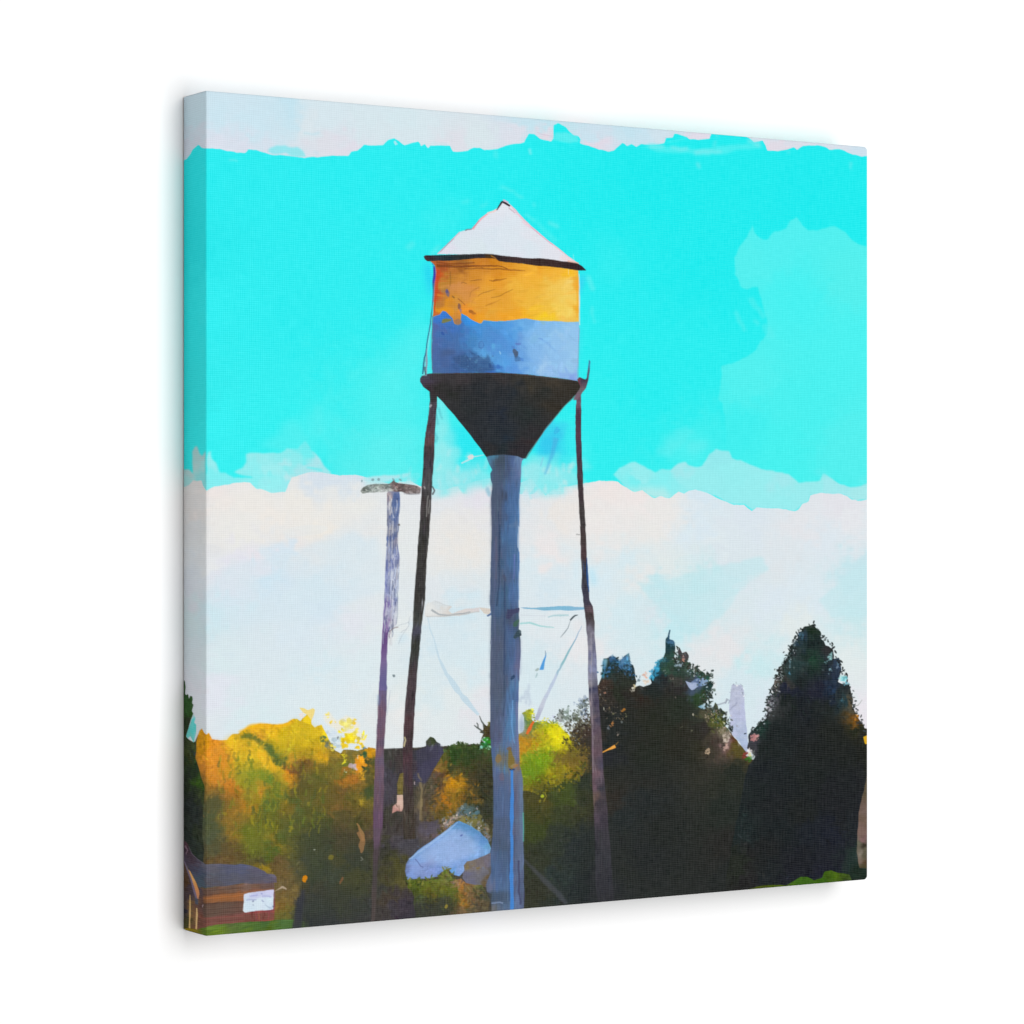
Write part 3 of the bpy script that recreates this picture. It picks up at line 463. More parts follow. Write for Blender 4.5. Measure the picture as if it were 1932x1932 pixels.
# black green conifer group
c1 = cat(P([(700, 1500), (730, 1380), (790, 1270), (860, 1230), (930, 1280), (960, 1200), (1000, 1100), (1040, 800), (1090, 760), (1110, 700), (1118, 640), (1130, 480), (1150, 432), (1205, 432), (1250, 402), (1290, 412), (1350, 475), (1400, 402), (1470, 360), (1482, 500), (1510, 512), (1540, 640), (1562, 722), (1540, 800), (1600, 775), (1660, 795), (1760, 742), (1740, 690)]),
         Q([(320, 830), (400, 680), (410, 600), (470, 560), (510, 480), (525, 320), (545, 290), (558, 200), (575, 190), (570, 320), (630, 335), (655, 430), (640, 560), (672, 600), (690, 470), (710, 420), (740, 490), (790, 470), (815, 520), (790, 590), (850, 620), (840, 700), (900, 720), (930, 630), (940, 740), (1000, 730), (1040, 780), (1105, 790), (1090, 840), (1145, 890), (1100, 960), (1100, 1050), (1050, 1090), (1050, 1130), (960, 1175), (1060, 1205), (1130, 1180), (1160, 1120), (1190, 1160), (1200, 1210), (1285, 1240), (1270, 1290), (1240, 1310), (1310, 1350), (1290, 1410), (1360, 1500), (1400, 1560), (1450, 1620), (1530, 1720), (1570, 1790)]),
         R([(260, 1800), (300, 1840), (500, 1900), (500, 4200)]), U([(3000, 2300), (60, 2300), (60, 700), (500, 330), (700, 250)]))
C1 = ctrl(P, '900 1350 66 56 50;850 1600 62 58 48;1000 1500 56 52 50;1200 620 40 62 60;1300 620 44 54 54;1450 700 48 52 46;1150 800 66 54 48;1200 950 54 50 46;1300 900 46 50 42;1500 1000 46 44 42;1200 1150 46 46 46;1300 1300 42 46 48;1250 1500 40 46 50;1200 1700 44 44 56;1600 900 50 46 40;1700 1000 54 44 40;1800 850 38 44 44;1500 1400 42 44 42;1700 1500 46 44 40;1800 1200 48 48 42') + \
     ctrl(Q, '570 420 34 58 62;600 370 60 94 122;600 560 46 72 64;720 530 70 62 66;560 700 50 76 62;450 720 36 66 76;700 700 50 66 58;800 680 66 84 76;650 800 60 60 56;500 850 42 44 46;750 950 52 48 50;900 900 70 84 104;1000 770 44 86 70;1080 900 40 60 60;950 1030 46 66 42;1050 1040 44 66 50;800 1100 44 52 44;600 1000 48 46 44;700 1300 44 50 42;900 1250 50 54 48;1100 1260 88 84 66;1200 1230 72 78 58;1240 1370 84 92 40;1150 1400 72 76 38;1000 1450 52 48 46;800 1500 50 46 40;400 1400 46 46 36;1250 1520 126 116 104;1280 1650 120 96 96;1400 1640 90 58 40;1450 1720 88 80 42;1150 1680 70 62 56;1000 1750 52 50 40;600 1700 46 44 38;300 1800 42 46 40') + \
     ctrl(U, '300 500 78 74 40;700 470 68 78 42;850 320 50 56 46;850 600 60 62 45;300 700 68 70 42;600 700 60 66 44;250 900 62 70 40;500 1000 52 58 50;800 1100 46 52 52;300 1300 54 58 46;600 1500 48 56 54;200 1700 54 56 46;900 1600 44 50 52;1100 1600 52 52 58;1400 700 44 50 52;1400 1400 46 48 46;1700 500 42 46 48;1700 1200 42 44 46;1300 300 56 52 46;1700 200 50 48 44;1250 550 60 50 44;1900 900 42 44 42') + \
     ctrl(V, '100 300 46 50 40;100 800 42 48 42;100 1200 46 42 40;150 1600 42 44 44')
cm = poly(c1, C1, rough=1.3, part=p_con1, power=4, warp=6, grain=.05)
daubs(cm, 3000, ln=(2.5, 6), wd=(1, 2.4), ang=85, sd=50, jit=.09, hue=.03, spread=6, alpha=(.35, .8))
for fn, pts, c, a in ((P, [(1120, 1150), (1500, 950), (1932, 950), (1932, 2000), (1100, 2000), (1080, 1400)], (42, 45, 40), .5), (Q, [(300, 950), (700, 960), (850, 1050), (1000, 1450), (900, 1932), (200, 1932)], (42, 46, 40), .45), (U, [(1200, 0), (3000, 0), (3000, 2000), (700, 2000), (850, 1000), (1150, 500)], (41, 45, 43), .5)):
    poly(fn(pts), c, alpha=a, rough=4, soft=8)
daubs(cm, 1200, ln=(2, 6), wd=(.8, 1.8), ang=85, sd=40, jit=.10, hue=.02, spread=4, alpha=(.25, .6))
# blue tips
poly(P([(1118, 660), (1130, 480), (1150, 432), (1205, 432), (1190, 520), (1165, 600), (1150, 690)]), ctrl(P, '1150 520 110 172 210;1180 460 150 206 226;1140 640 60 140 170;1170 580 80 140 190'), alpha=.75, rough=1.4, soft=1)
tipm = poly(P([(1205, 432), (1250, 402), (1290, 412), (1350, 475), (1400, 402), (1470, 360), (1482, 500), (1510, 512), (1530, 610), (1480, 605), (1400, 560), (1300, 490), (1230, 510)]), ctrl(P, '1250 450 60 106 160;1320 480 110 160 206;1440 430 84 144 190;1400 520 74 130 190;1490 560 66 126 196;1230 490 44 84 120'), alpha=.8, rough=1.4, soft=1)
daubs(tipm, 160, ln=(2, 5), wd=(.8, 1.8), ang=110, sd=40, jit=.14, spread=9, spill=1)
edge_leaves(P([(1150, 640), (1220, 520), (1320, 520), (1480, 600), (1540, 700)]), 90, [(40, 60, 66), (34, 50, 50), (60, 100, 140)], reach=5, ln=(1.4, 3.6), wd=(.7, 1.6))
for x, y, rx, ry, c, a in ((420, 640, 6, 12, (64, 160, 196), .85), (380, 740, 7, 12, (60, 150, 190), .85), (340, 810, 5, 5, (70, 170, 206), .9), (440, 590, 7, 5, (60, 140, 166), .8), (600, 360, 7, 6, (74, 116, 150), .7), (500, 560, 4, 8, (90, 170, 190), .5)):
    speck(Q, x, y, rx, ry, c, alpha=a)
poly(Q([(795, 850), (850, 865), (900, 820), (1000, 810), (1060, 840), (1050, 890), (940, 920), (860, 965), (820, 930)]), ctrl(Q, '830 890 176 190 220;900 850 84 104 140;960 830 130 158 196;1030 860 156 180 212;960 890 84 104 136;870 940 190 200 226'), alpha=.9, rough=1.3)
poly(Q([(940, 1180), (1000, 1150), (1060, 1130), (1070, 1180), (1000, 1210)]), ctrl(Q, '970 1180 120 164 184;1050 1150 206 220 230'), alpha=.95, rough=1.2)
for fn, x, y, rx, ry, c, a in ((Q, 700, 620, 9, 6, (176, 196, 214), .7), (Q, 755, 530, 3, 9, (200, 170, 160), .7), (Q, 740, 590, 4, 6, (196, 140, 120), .7), (Q, 520, 730, 4, 5, (120, 130, 130), .7), (Q, 600, 820, 4, 4, (150, 140, 130), .8), (Q, 720, 870, 5, 4, (100, 88, 90), .7), (Q, 880, 1280, 3, 3, (196, 190, 170), .9), (Q, 1060, 1760, 6, 6, (206, 180, 150), .9), (Q, 1300, 1580, 7, 9, (200, 186, 172), .8), (Q, 1300, 1700, 5, 9, (206, 172, 160), .8), (Q, 1240, 1500, 6, 5, (150, 140, 120), .7), (Q, 1130, 1300, 4, 6, (150, 140, 110), .7), (Q, 1060, 1300, 3, 5, (156, 150, 120), .7), (Q, 860, 1490, 3, 2, (110, 110, 90), .8), (Q, 730, 1440, 4, 2, (90, 92, 76), .7), (Q, 1560, 1790, 4, 8, (130, 50, 46), .8), (Q, 650, 1060, 2, 3, (110, 104, 96), .8),
                           (P, 1675, 650, 4, 7, (222, 168, 146), .9), (P, 1690, 730, 7, 5, (226, 206, 186), .8), (P, 1560, 790, 5, 5, (216, 200, 160), .8), (P, 1510, 830, 5, 4, (210, 206, 190), .8), (P, 1600, 690, 3, 7, (100, 120, 130), .8), (P, 1400, 1095, 4, 6, (196, 130, 56), .9), (P, 1250, 1290, 5, 6, (190, 130, 76), .9), (P, 1200, 1320, 4, 5, (110, 116, 124), .8), (P, 1160, 870, 4, 3, (200, 140, 120), .8), (P, 1150, 1080, 2, 4, (200, 200, 180), .8), (P, 1330, 1390, 4, 4, (140, 130, 120), .8), (P, 1375, 1250, 2, 3, (130, 140, 140), .7), (P, 1430, 1160, 3, 4, (120, 120, 90), .7), (P, 1270, 1140, 3, 3, (140, 136, 100), .7), (P, 1220, 1100, 3, 5, (90, 84, 60), .7), (P, 1100, 890, 2, 4, (150, 150, 150), .8)):
    speck(fn, x, y, rx, ry, c, alpha=a)
line(P([(1108, 1648), (1170, 1618), (1220, 1590), (1300, 1555)]), [1.5, 3, 4, 6], (232, 164, 74), rough=.5)
line(P([(1300, 1540), (1340, 1500)]), [2, 1], (170, 130, 60), alpha=.7)
edge_leaves(Q([(655, 430), (640, 560), (700, 600), (850, 620), (940, 740), (1105, 790), (1100, 1000), (1060, 1200), (1285, 1240), (1310, 1350), (1360, 1500)]), 150, [(50, 60, 56), (70, 78, 66), (40, 48, 46)], reach=3)
rim = Q([(640, 560), (700, 640), (800, 660), (880, 760), (1000, 800), (1070, 900), (1040, 1040), (1020, 1130), (1130, 1240), (1200, 1300), (1240, 1400)])
edge_leaves(rim, 60, [(150, 168, 184), (190, 204, 214), (120, 140, 150)], reach=5, ln=(1, 2.6), wd=(.6, 1.3), alpha=(.35, .8))
edge_leaves(rim, 120, [(38, 54, 50), (52, 70, 50), (60, 56, 50)], reach=7, ln=(1.4, 3.4), wd=(.7, 1.5))
edge_leaves(P([(1100, 760), (1110, 900), (1180, 1050), (1300, 1150), (1400, 1150)]), 60, [(120, 110, 100), (150, 130, 100), (80, 76, 66)], reach=7, ln=(1, 2.4), wd=(.5, 1.1), alpha=(.3, .7))
edge_leaves(Q([(1040, 1250), (1180, 1380), (1290, 1560), (1320, 1680)]), 70, [(150, 140, 120), (196, 176, 160), (110, 96, 76)], reach=7, ln=(1, 2.6), wd=(.6, 1.3), alpha=(.3, .75))
line(Q([(1200, 1170), (1280, 1130), (1330, 1085)]), [3, 2.5, 3], (150, 156, 168), alpha=.7, rough=1.2)

# sparse leaves in the gap left of the thin leg
for x, y, rx, ry, c, a in ((880, 960, 9, 7, (140, 156, 180), .8), (830, 1040, 9, 5, (120, 134, 146), .8), (910, 1010, 6, 9, (116, 128, 132), .8), (900, 1120, 7, 9, (96, 110, 130), .8), (780, 1000, 4, 5, (170, 186, 206), .7), (580, 1100, 2.5, 4, (80, 92, 90), .9), (690, 1045, 2.5, 4, (110, 126, 120), .8), (600, 1170, 9, 8, (150, 156, 150), .7), (660, 1150, 7, 9, (120, 136, 126), .7), (560, 1230, 5, 7, (140, 136, 140), .7), (800, 1180, 8, 8, (96, 104, 88), .9), (640, 1220, 7, 6, (136, 146, 140), .7), (700, 1200, 5, 7, (120, 134, 120), .8), (680, 1290, 6, 8, (110, 110, 96), .8), (720, 1350, 4, 9, (226, 226, 216), .8), (840, 1240, 7, 6, (84, 82, 68), .9), (900, 1210, 7, 6, (206, 214, 236), .8), (490, 1180, 5, 6, (200, 206, 226), .8), (700, 1440, 4, 9, (196, 196, 176), .6)):
    speck(P, x, y, rx, ry, c, alpha=a)
edge_leaves(P([(965, 1130), (935, 1270), (860, 1225), (790, 1270), (735, 1370), (700, 1500), (720, 1600)]), 200, [(72, 68, 56), (96, 92, 78), (120, 124, 112), (56, 52, 46)], reach=7, ln=(1.4, 3.4), wd=(.7, 1.6))
edge_leaves(P([(940, 1290), (860, 1300), (800, 1380), (760, 1500)]), 60, [(170, 176, 176), (140, 140, 120), (110, 100, 70)], reach=8, ln=(1, 2.4), wd=(.6, 1.2), alpha=(.3, .7))
edge_leaves(P([(540, 1230), (620, 1130), (720, 1180), (800, 1120), (900, 1000), (940, 960)]), 80, [(96, 104, 92), (120, 130, 126), (74, 80, 70)], reach=5, ln=(1.2, 3), wd=(.7, 1.5))

# bright yellow green tree
lt = cat(P([(-40, 1500), (40, 1420), (60, 1400), (100, 1380), (130, 1300), (120, 1180), (90, 1130), (130, 1110), (180, 1080), (250, 1120), (220, 1200), (250, 1250), (300, 1238), (380, 1225), (420, 1232), (460, 1252), (540, 1256), (610, 1320), (660, 1380), (695, 1420), (710, 1480), (760, 1540), (800, 1600), (860, 1640), (950, 1720), (950, 1800), (880, 1932)]), U([(940, 60), (880, 190), (780, 230), (640, 260), (560, 320), (430, 380), (250, 420), (110, 400), (-40, 400)]))
lm = poly(lt, ctrl(P, '80 1500 186 130 38;150 1560 204 142 34;130 1400 130 130 80;300 1450 164 150 46;270 1440 190 140 40;350 1300 146 160 36;200 1130 160 160 40;170 1220 96 130 80;500 1350 222 212 30;550 1480 236 218 28;600 1420 228 212 30;620 1360 200 196 40;400 1480 190 180 40;330 1600 150 150 36;600 1600 166 160 30;700 1620 142 140 35;200 1700 118 150 40;430 1720 128 172 35;250 1850 102 130 35;550 1760 116 92 46;650 1690 104 88 52;600 1880 142 125 40;750 1800 152 125 40;850 1760 130 96 50;900 1800 120 96 50') + ctrl(U, '150 100 130 150 40;350 80 118 150 30;440 150 165 150 35;600 130 152 132 35;700 100 140 122 40;850 50 112 90 50;300 250 100 95 35;200 340 128 112 35;600 230 116 110 35;480 330 76 74 40;300 400 76 74 42'), rough=1.6, part=p_lime, power=4, warp=5, grain=.04)
daubs(lm, 1500, ln=(2.5, 6), wd=(1, 2.6), ang=85, sd=45, jit=.10, hue=.035, spread=6)
for pts, c, a, so in (([(690, 1500), (960, 1650), (960, 1900), (780, 1940), (640, 1720)], (104, 90, 46), .65, 4), ([(500, 1640), (720, 1640), (700, 1760), (520, 1780)], (112, 94, 48), .5, 3), ([(420, 1290), (560, 1290), (650, 1420), (640, 1560), (480, 1570), (420, 1440)], (232, 220, 30), .6, 3), ([(60, 1420), (230, 1440), (220, 1640), (70, 1640)], (178, 136, 44), .5, 3), ([(100, 1660), (420, 1640), (400, 1932), (90, 1932)], (112, 146, 38), .45, 4), ([(60, 1220), (150, 1220), (150, 1400), (60, 1420)], (150, 168, 180), .6, 3)):
    poly(P(pts), c, alpha=a, rough=3, soft=so)
daubs(lm, 700, ln=(2, 5.5), wd=(.9, 2), ang=85, sd=50, jit=.12, hue=.035, spread=6, alpha=(.3, .7))
edge_leaves(P([(130, 1120), (180, 1080), (250, 1130), (240, 1240), (380, 1228), (540, 1258), (690, 1420)]), 60, [(190, 190, 60), (120, 140, 70), (206, 196, 40)], reach=2.5, ln=(1.2, 3), wd=(.6, 1.4))
edge_leaves(P([(700, 1440), (780, 1580), (900, 1660), (960, 1800), (900, 1932)]), 130, [(70, 64, 44), (120, 106, 46), (96, 80, 46), (52, 52, 44)], reach=6, ln=(1.4, 3.6), wd=(.7, 1.7))
line(P([(160, 1410), (200, 1320), (250, 1245)]), [6, 7, 5], (222, 108, 50), rough=1)
edge_leaves(U([(900, 60), (780, 210), (640, 250), (430, 360), (250, 420)]), 120, [(100, 100, 40), (120, 112, 40), (70, 72, 42)], reach=6)
blob(U, 355, 460, 3, 4, (176, 190, 50), alpha=.9)
for a, b in (((150, 1000), (180, 740)), ((110, 960), (160, 860)), ((190, 1050), (200, 880)), ((80, 1000), (100, 920))):
    line(P([a, b]), 4, (176, 186, 206), alpha=.45, rough=2.5, soft=1)
blob(P, 70, 1260, 7, 22, (150, 168, 196), alpha=.6, soft=2, rough=2)
# faint diagonal light streak over the dark group
line(U([(130, 1280), (260, 1430), (400, 1570), (560, 1720), (680, 1850)]), [5, 8, 10, 10, 8], (78, 80, 88), alpha=.6, rough=1, soft=1)

# tall conifer near the right edge
c2 = cat(R([(290, 1720), (310, 1570), (340, 1490), (380, 1450), (450, 1370), (510, 1350), (540, 1250), (530, 1130), (565, 1040), (630, 1000), (590, 940), (640, 870), (640, 790), (690, 760), (700, 680), (740, 660), (790, 580), (835, 470), (828, 410), (880, 370), (930, 290), (940, 220), (990, 200), (1020, 150), (1080, 140), (1140, 120), (1180, 165), (1230, 200), (1245, 250), (1230, 300), (1280, 340), (1290, 390), (1340, 400), (1390, 450), (1400, 560), (1462, 553), (1490, 640), (1502, 700), (1480, 780), (1450, 860), (1540, 900), (1600, 900), (1620, 1000), (1650, 1080), (1640, 1180), (1670, 1230), (1690, 1290), (1740, 1380), (1790, 1460), (1960, 1500)]), V([(1960, 2300), (-20, 2300), (-20, 1850), (150, 900), (300, 200), (390, 80)]))
C2 = ctrl(R, '1100 170 36 50 40;1000 300 44 60 70;1150 300 32 42 42;1350 440 46 46 48;900 450 46 56 56;1080 500 36 50 46;1150 570 38 64 52;850 650 46 64 64;1300 650 38 46 52;1450 680 50 64 84;700 800 60 60 58;680 900 84 78 72;900 850 32 40 40;1350 960 38 50 74;1200 960 40 40 62;850 1000 34 38 58;1500 950 40 46 48;590 1130 84 84 90;600 1240 60 62 62;1550 1120 40 60 66;1630 1120 84 76 60;800 1200 34 40 38;1000 1200 32 36 42;1300 1200 36 42 38;420 1420 36 56 50;700 1500 34 40 40;1000 1500 36 38 40;1400 1500 38 40 34;1700 1430 40 44 34;1700 1340 110 76 34;360 1700 60 60 66;500 1750 34 40 38;1100 1800 36 38 36;1700 1750 36 38 34') + \
     ctrl(V, '500 300 34 38 42;800 500 34 38 40;1100 300 36 40 38;600 700 36 38 40;1400 600 36 36 40;1600 400 36 38 40;400 500 36 42 42;300 1000 36 44 44;700 1000 32 38 40;1000 800 36 38 36;1100 1000 34 38 48;1400 1100 34 36 52;1300 1400 36 36 48;900 1500 34 34 42;500 1300 38 38 38;600 1600 36 40 42;1650 1000 38 42 46;1660 1400 40 54 50;1500 900 36 36 40;300 1650 40 40 40;800 1650 36 38 44;200 1500 40 44 38;1750 1560 34 46 38;1800 1680 30 42 36')
c2m = poly(c2, C2, rough=1.2, part=p_con2, power=4, warp=6, grain=.05)
daubs(c2m, 2200, ln=(2.5, 7), wd=(1, 2.4), ang=80, sd=45, jit=.14, hue=.03, spread=6, alpha=(.35, .8))
edge_leaves(R([(340, 1490), (510, 1350), (540, 1130), (640, 870), (740, 660), (835, 470), (940, 220), (1140, 120)]), 110, [(38, 46, 42), (56, 62, 60), (34, 40, 38)], reach=1.8, ln=(1.5, 4))
edge_leaves(R([(1140, 120), (1245, 250), (1390, 450), (1500, 700), (1620, 1000), (1670, 1230), (1790, 1460)]), 90, [(38, 44, 42), (50, 56, 60), (34, 38, 38)], reach=2.5, ln=(1.5, 4))
for x, y, rx, ry, c, a in ((830, 740, 4, 5, (90, 150, 180), .8), (830, 640, 3, 9, (110, 140, 150), .7), (900, 370, 3, 8, (120, 140, 150), .7), (980, 280, 6, 9, (64, 96, 116), .6), (1355, 545, 5, 9, (150, 200, 200), .8), (1300, 610, 4, 4, (110, 150, 156), .7), (1360, 700, 5, 5, (140, 180, 196), .8), (1330, 760, 3, 3, (120, 150, 160), .7), (1255, 705, 3, 2, (110, 130, 136), .7), (1450, 640, 5, 5, (110, 150, 180), .6), (1540, 830, 9, 6, (110, 196, 206), .8), (1500, 800, 6, 5, (160, 220, 220), .8), (1560, 880, 8, 5, (80, 150, 170), .8), (1355, 1105, 2.5, 3, (120, 130, 136), .8), (1510, 1100, 4, 6, (70, 110, 124), .7), (720, 780, 4, 10, (190, 206, 206), .8), (670, 820, 4, 4, (210, 216, 216), .7), (620, 990, 4, 4, (216, 214, 214), .7), (660, 910, 4, 4, (150, 138, 124), .8), (570, 1190, 6, 8, (206, 206, 212), .8), (620, 1110, 4, 6, (170, 170, 176), .8), (550, 1120, 4, 4, (160, 160, 170), .8), (520, 1290, 3, 5, (170, 176, 186), .7), (370, 1580, 9, 7, (190, 130, 130), .9), (410, 1570, 5, 6, (210, 160, 156), .9), (325, 1750, 4, 8, (222, 216, 216), .95), (310, 1800, 4, 6, (220, 210, 150), .9), (375, 1790, 3, 8, (110, 116, 110), .8), (250, 1800, 5, 8, (136, 60, 56), .8), (310, 1850, 7, 6, (52, 110, 36), .9), (1690, 1320, 4, 6, (170, 110, 34), .8), (1000, 720, 3, 9, (70, 84, 80), .6), (890, 680, 3, 3, (110, 126, 120), .6), (1110, 600, 8, 8, (44, 74, 58), .5), (1360, 980, 9, 8, (44, 66, 96), .6), (640, 700, 2, 3, (70, 76, 60), .7)):
    speck(R, x, y, rx, ry, c, alpha=a)
poly(cat(R([(900, 700), (1250, 620), (1400, 1000), (1600, 1500), (1700, 1800)]), V([(1700, 300), (1600, 1500), (400, 1600), (250, 400)])), (35, 39, 40), alpha=.5, rough=4, soft=8)
for _ in range(110):
    x, y = rng.uniform(700, 1550), rng.uniform(250, 1300)
    line(R([(x, y), (x + rng.uniform(-60, 60), y + rng.uniform(20, 90))]), rng.uniform(.9, 2.2), [(52, 68, 64), (44, 62, 50), (62, 66, 72), (28, 32, 34)][rng.integers(0, 4)], alpha=rng.uniform(.15, .4) if y > 300 + abs(x - 1120) * 1.9 else 0, rough=1)
rim2 = R([(330, 1560), (480, 1400), (600, 1180), (640, 980), (700, 800), (820, 560), (900, 380), (980, 240)])
edge_leaves(rim2, 80, [(170, 184, 192), (120, 134, 140), (200, 206, 212)], reach=4, ln=(1, 2.6), wd=(.6, 1.2), alpha=(.3, .75))
edge_leaves(rim2, 150, [(34, 46, 42), (50, 62, 56), (40, 40, 44)], reach=4.5, ln=(1.4, 3.4), wd=(.7, 1.5))
line(R([(1660, 1170), (1710, 1160), (1760, 1090)]), [3, 2, 1.5], (150, 156, 150), alpha=.7, rough=1)
poly(R([(1780, 1560), (1840, 1540), (1960, 1540), (1960, 1665), (1800, 1660)]), (214, 168, 40), rough=.8)
# building strip at the right edge and the grass below
eb = V([(1960, 250), (1835, 300), (1800, 450), (1770, 600), (1745, 720), (1720, 900), (1700, 1080), (1700, 1300), (1705, 1430), (1730, 1510), (1960, 1540)])
poly(eb, ctrl(V, '1820 500 90 80 62;1790 750 112 94 86;1780 900 108 90 78;1770 1050 120 98 90;1800 1150 128 98 98;1740 1200 106 104 88;1750 1330 126 118 106;1810 1240 50 46 36;1815 1330 90 86 70;1760 1430 120 104 94;1820 1420 84 66 48;1780 1490 74 68 46'), rough=.7, part=p_edge, grain=.03, warp=3)
gr = cat(V([(240, 2200), (280, 1815), (400, 1755), (600, 1727), (780, 1732), (850, 1702), (980, 1630), (1070, 1632), (1150, 1665), (1250, 1645), (1290, 1570), (1380, 1550), (1450, 1582), (1600, 1600), (1640, 1680), (1600, 2200)]))
gm = poly(gr, ctrl(V, '400 1790 70 82 22;700 1760 78 98 22;1000 1680 60 96 28;1200 1690 58 94 24;1330 1620 66 94 24;1400 1600 78 106 26;1550 1640 66 88 26;1620 1650 54 66 42'), rough=1, part=p_lawn2, grain=.05)

# shed with pale blue roof, bushes in front
sh = O([(940, 1050), (1080, 1020), (1200, 975), (1340, 925), (1400, 1000), (1400, 1380), (1250, 1400), (1000, 1370), (940, 1270)])
poly(sh, ctrl(O, '1010 1100 130 114 80;1100 1080 118 110 112;1250 1040 112 106 118;1150 1250 110 110 120;1270 1240 100 84 60;1050 1180 116 112 116;1000 1270 106 106 126;1300 1380 106 108 130'), rough=.8, part=p_shed, grain=.03)
# scrub round the roof
for x, y, rx, ry, c, a in ((760, 480, 14, 7, (176, 150, 142), .8), (720, 540, 6, 6, (206, 190, 180), .7), (860, 420, 9, 7, (160, 146, 138), .7), (950, 370, 12, 9, (92, 106, 116), .7), (1000, 330, 12, 9, (82, 104, 108), .7), (1080, 400, 10, 9, (84, 116, 126), .7), (920, 310, 5, 4, (160, 176, 180), .7), (1130, 520, 14, 14, (116, 112, 66), .8), (980, 480, 14, 7, (130, 122, 66), .8), (1200, 570, 10, 10, (112, 108, 84), .8), (1160, 600, 5, 4, (206, 214, 224), .9), (1260, 650, 6, 9, (134, 112, 100), .8), (1040, 540, 6, 5, (150, 180, 206), .8), (680, 570, 9, 6, (130, 106, 106), .7), (570, 680, 10, 6, (104, 90, 96), .8), (480, 590, 20, 12, (88, 82, 92), .6), (1290, 720, 6, 8, (130, 130, 140), .7), (1140, 330, 6, 6, (90, 110, 116), .6)):
    speck(O, x, y, rx, ry, c, alpha=a)
edge_leaves(O([(650, 600), (800, 480), (950, 380), (1080, 420), (1180, 560), (1290, 720)]), 130, [(120, 116, 96), (96, 112, 118), (170, 156, 150), (84, 84, 60)], reach=6, ln=(1.2, 3.2), wd=(.7, 1.5))
sr = O([(140, 1180), (155, 1100), (200, 1020), (320, 900), (430, 830), (550, 740), (700, 630), (836, 516), (884, 492), (930, 506), (1040, 556), (1180, 648), (1280, 758), (1330, 870), (1320, 930), (1200, 980), (1080, 1030), (1000, 1050), (950, 1110), (962, 1180), (900, 1252), (800, 1222), (740, 1150), (640, 1190), (590, 1262), (470, 1282), (300, 1292), (175, 1305)])
srm = poly(sr, ctrl(O, '220 1200 124 154 214;180 1120 106 120 168;330 1050 120 160 216;300 930 118 160 210;400 1130 124 140 190;470 1080 122 142 192;500 1200 128 148 202;520 900 128 166 222;650 780 130 170 226;850 560 86 140 190;800 900 132 166 222;800 700 128 172 222;900 690 112 146 200;1000 600 92 150 196;1100 800 126 166 216;1150 720 108 148 200;1250 800 92 144 206;1280 890 112 174 212;1150 930 132 168 222;850 1200 104 158 216;900 1080 134 166 222;700 1100 132 166 222;620 1010 126 166 224;600 1150 112 140 196'), rough=.6, part=p_sroof, warp=5, grain=.035)
daubs(srm, 350, ln=(2, 6), wd=(1, 2.2), ang=150, sd=30, jit=.05, hue=.01, spread=5)
for pts, c, a, so in (([(330, 960), (560, 780), (820, 600), (1000, 640), (1150, 800), (1180, 930), (900, 1040), (700, 1100), (420, 1060)], (164, 186, 224), .55, 4), ([(190, 1100), (330, 1000), (440, 1080), (420, 1230), (210, 1250)], (146, 168, 218), .5, 4)):
    poly(O(pts), c, alpha=a, rough=2, soft=so)
line(O([(200, 1030), (430, 845), (700, 645), (870, 515)]), [3, 4, 4, 3], (158, 188, 228), alpha=.7, rough=.8)
poly(O([(884, 500), (1040, 562), (1180, 654), (1280, 764), (1326, 880), (1200, 870), (1060, 720), (930, 610)]), (104, 146, 196), alpha=.45, rough=1, soft=2)
line(O([(840, 530), (1000, 560), (1180, 670), (1280, 780)]), 4, (86, 132, 178), alpha=.6, rough=1.2, soft=1)
for _ in range(60):
    blob(O, rng.uniform(300, 1250), rng.uniform(650, 1150), rng.uniform(.8, 2), rng.uniform(.8, 1.8), [(104, 140, 190), (160, 186, 226), (120, 150, 200)][rng.integers(0, 3)], alpha=.3, rough=.4)
line(O([(280, 1010), (350, 1110), (400, 1130)]), 2, (96, 112, 160), alpha=.7, rough=1)
blob(O, 925, 690, 3, 2, (84, 100, 160), alpha=.8)
bu = O([(150, 1420), (190, 1330), (330, 1300), (440, 1318), (600, 1285), (660, 1200), (710, 1165), (760, 1210), (800, 1280), (860, 1290), (930, 1280), (1000, 1350), (1200, 1370), (1260, 1450), (1300, 1560), (1300, 1960), (280, 1960), (270, 1550), (220, 1450)])
bm_ = poly(bu, ctrl(O, '230 1370 88 102 40;400 1380 88 100 42;350 1420 80 90 40;540 1420 104 104 40;540 1520 128 106 42;700 1230 100 108 50;750 1400 110 112 46;650 1450 78 92 40;800 1500 82 92 42;450 1550 74 84 42;600 1620 60 64 52;350 1650 74 82 46;700 1700 66 70 46;850 1330 122 100 110;920 1340 168 118 60;960 1430 166 114 50;930 1590 176 122 42;850 1600 110 84 46;1050 1450 128 106 70;1150 1400 104 106 62;1120 1560 110 88 66;1100 1700 94 86 66;1220 1500 62 66 56;1200 1650 96 86 66;500 1750 60 62 54;320 1740 66 70 56;870 1680 116 92 70;1000 1560 104 82 60'), rough=1.6, part=p_bush, power=4, warp=5, grain=.05)
daubs(bm_, 900, ln=(2.5, 6), wd=(1, 2.4), ang=70, sd=50, jit=.12, hue=.03, spread=6)
blob(O, 710, 1670, 2.5, 5, (206, 180, 56), rough=.8)
line(O([(712, 1560), (712, 1640)]), 1.5, (150, 140, 60), alpha=.6)
poly(O([(280, 1560), (500, 1600), (700, 1560), (880, 1620), (900, 2000), (200, 2000)]), (56, 58, 58), alpha=.45, rough=3, soft=5)
edge_leaves(O([(190, 1330), (440, 1318), (600, 1285), (710, 1165), (800, 1280)]), 60, [(90, 104, 44), (120, 120, 56), (70, 84, 40)], reach=3)

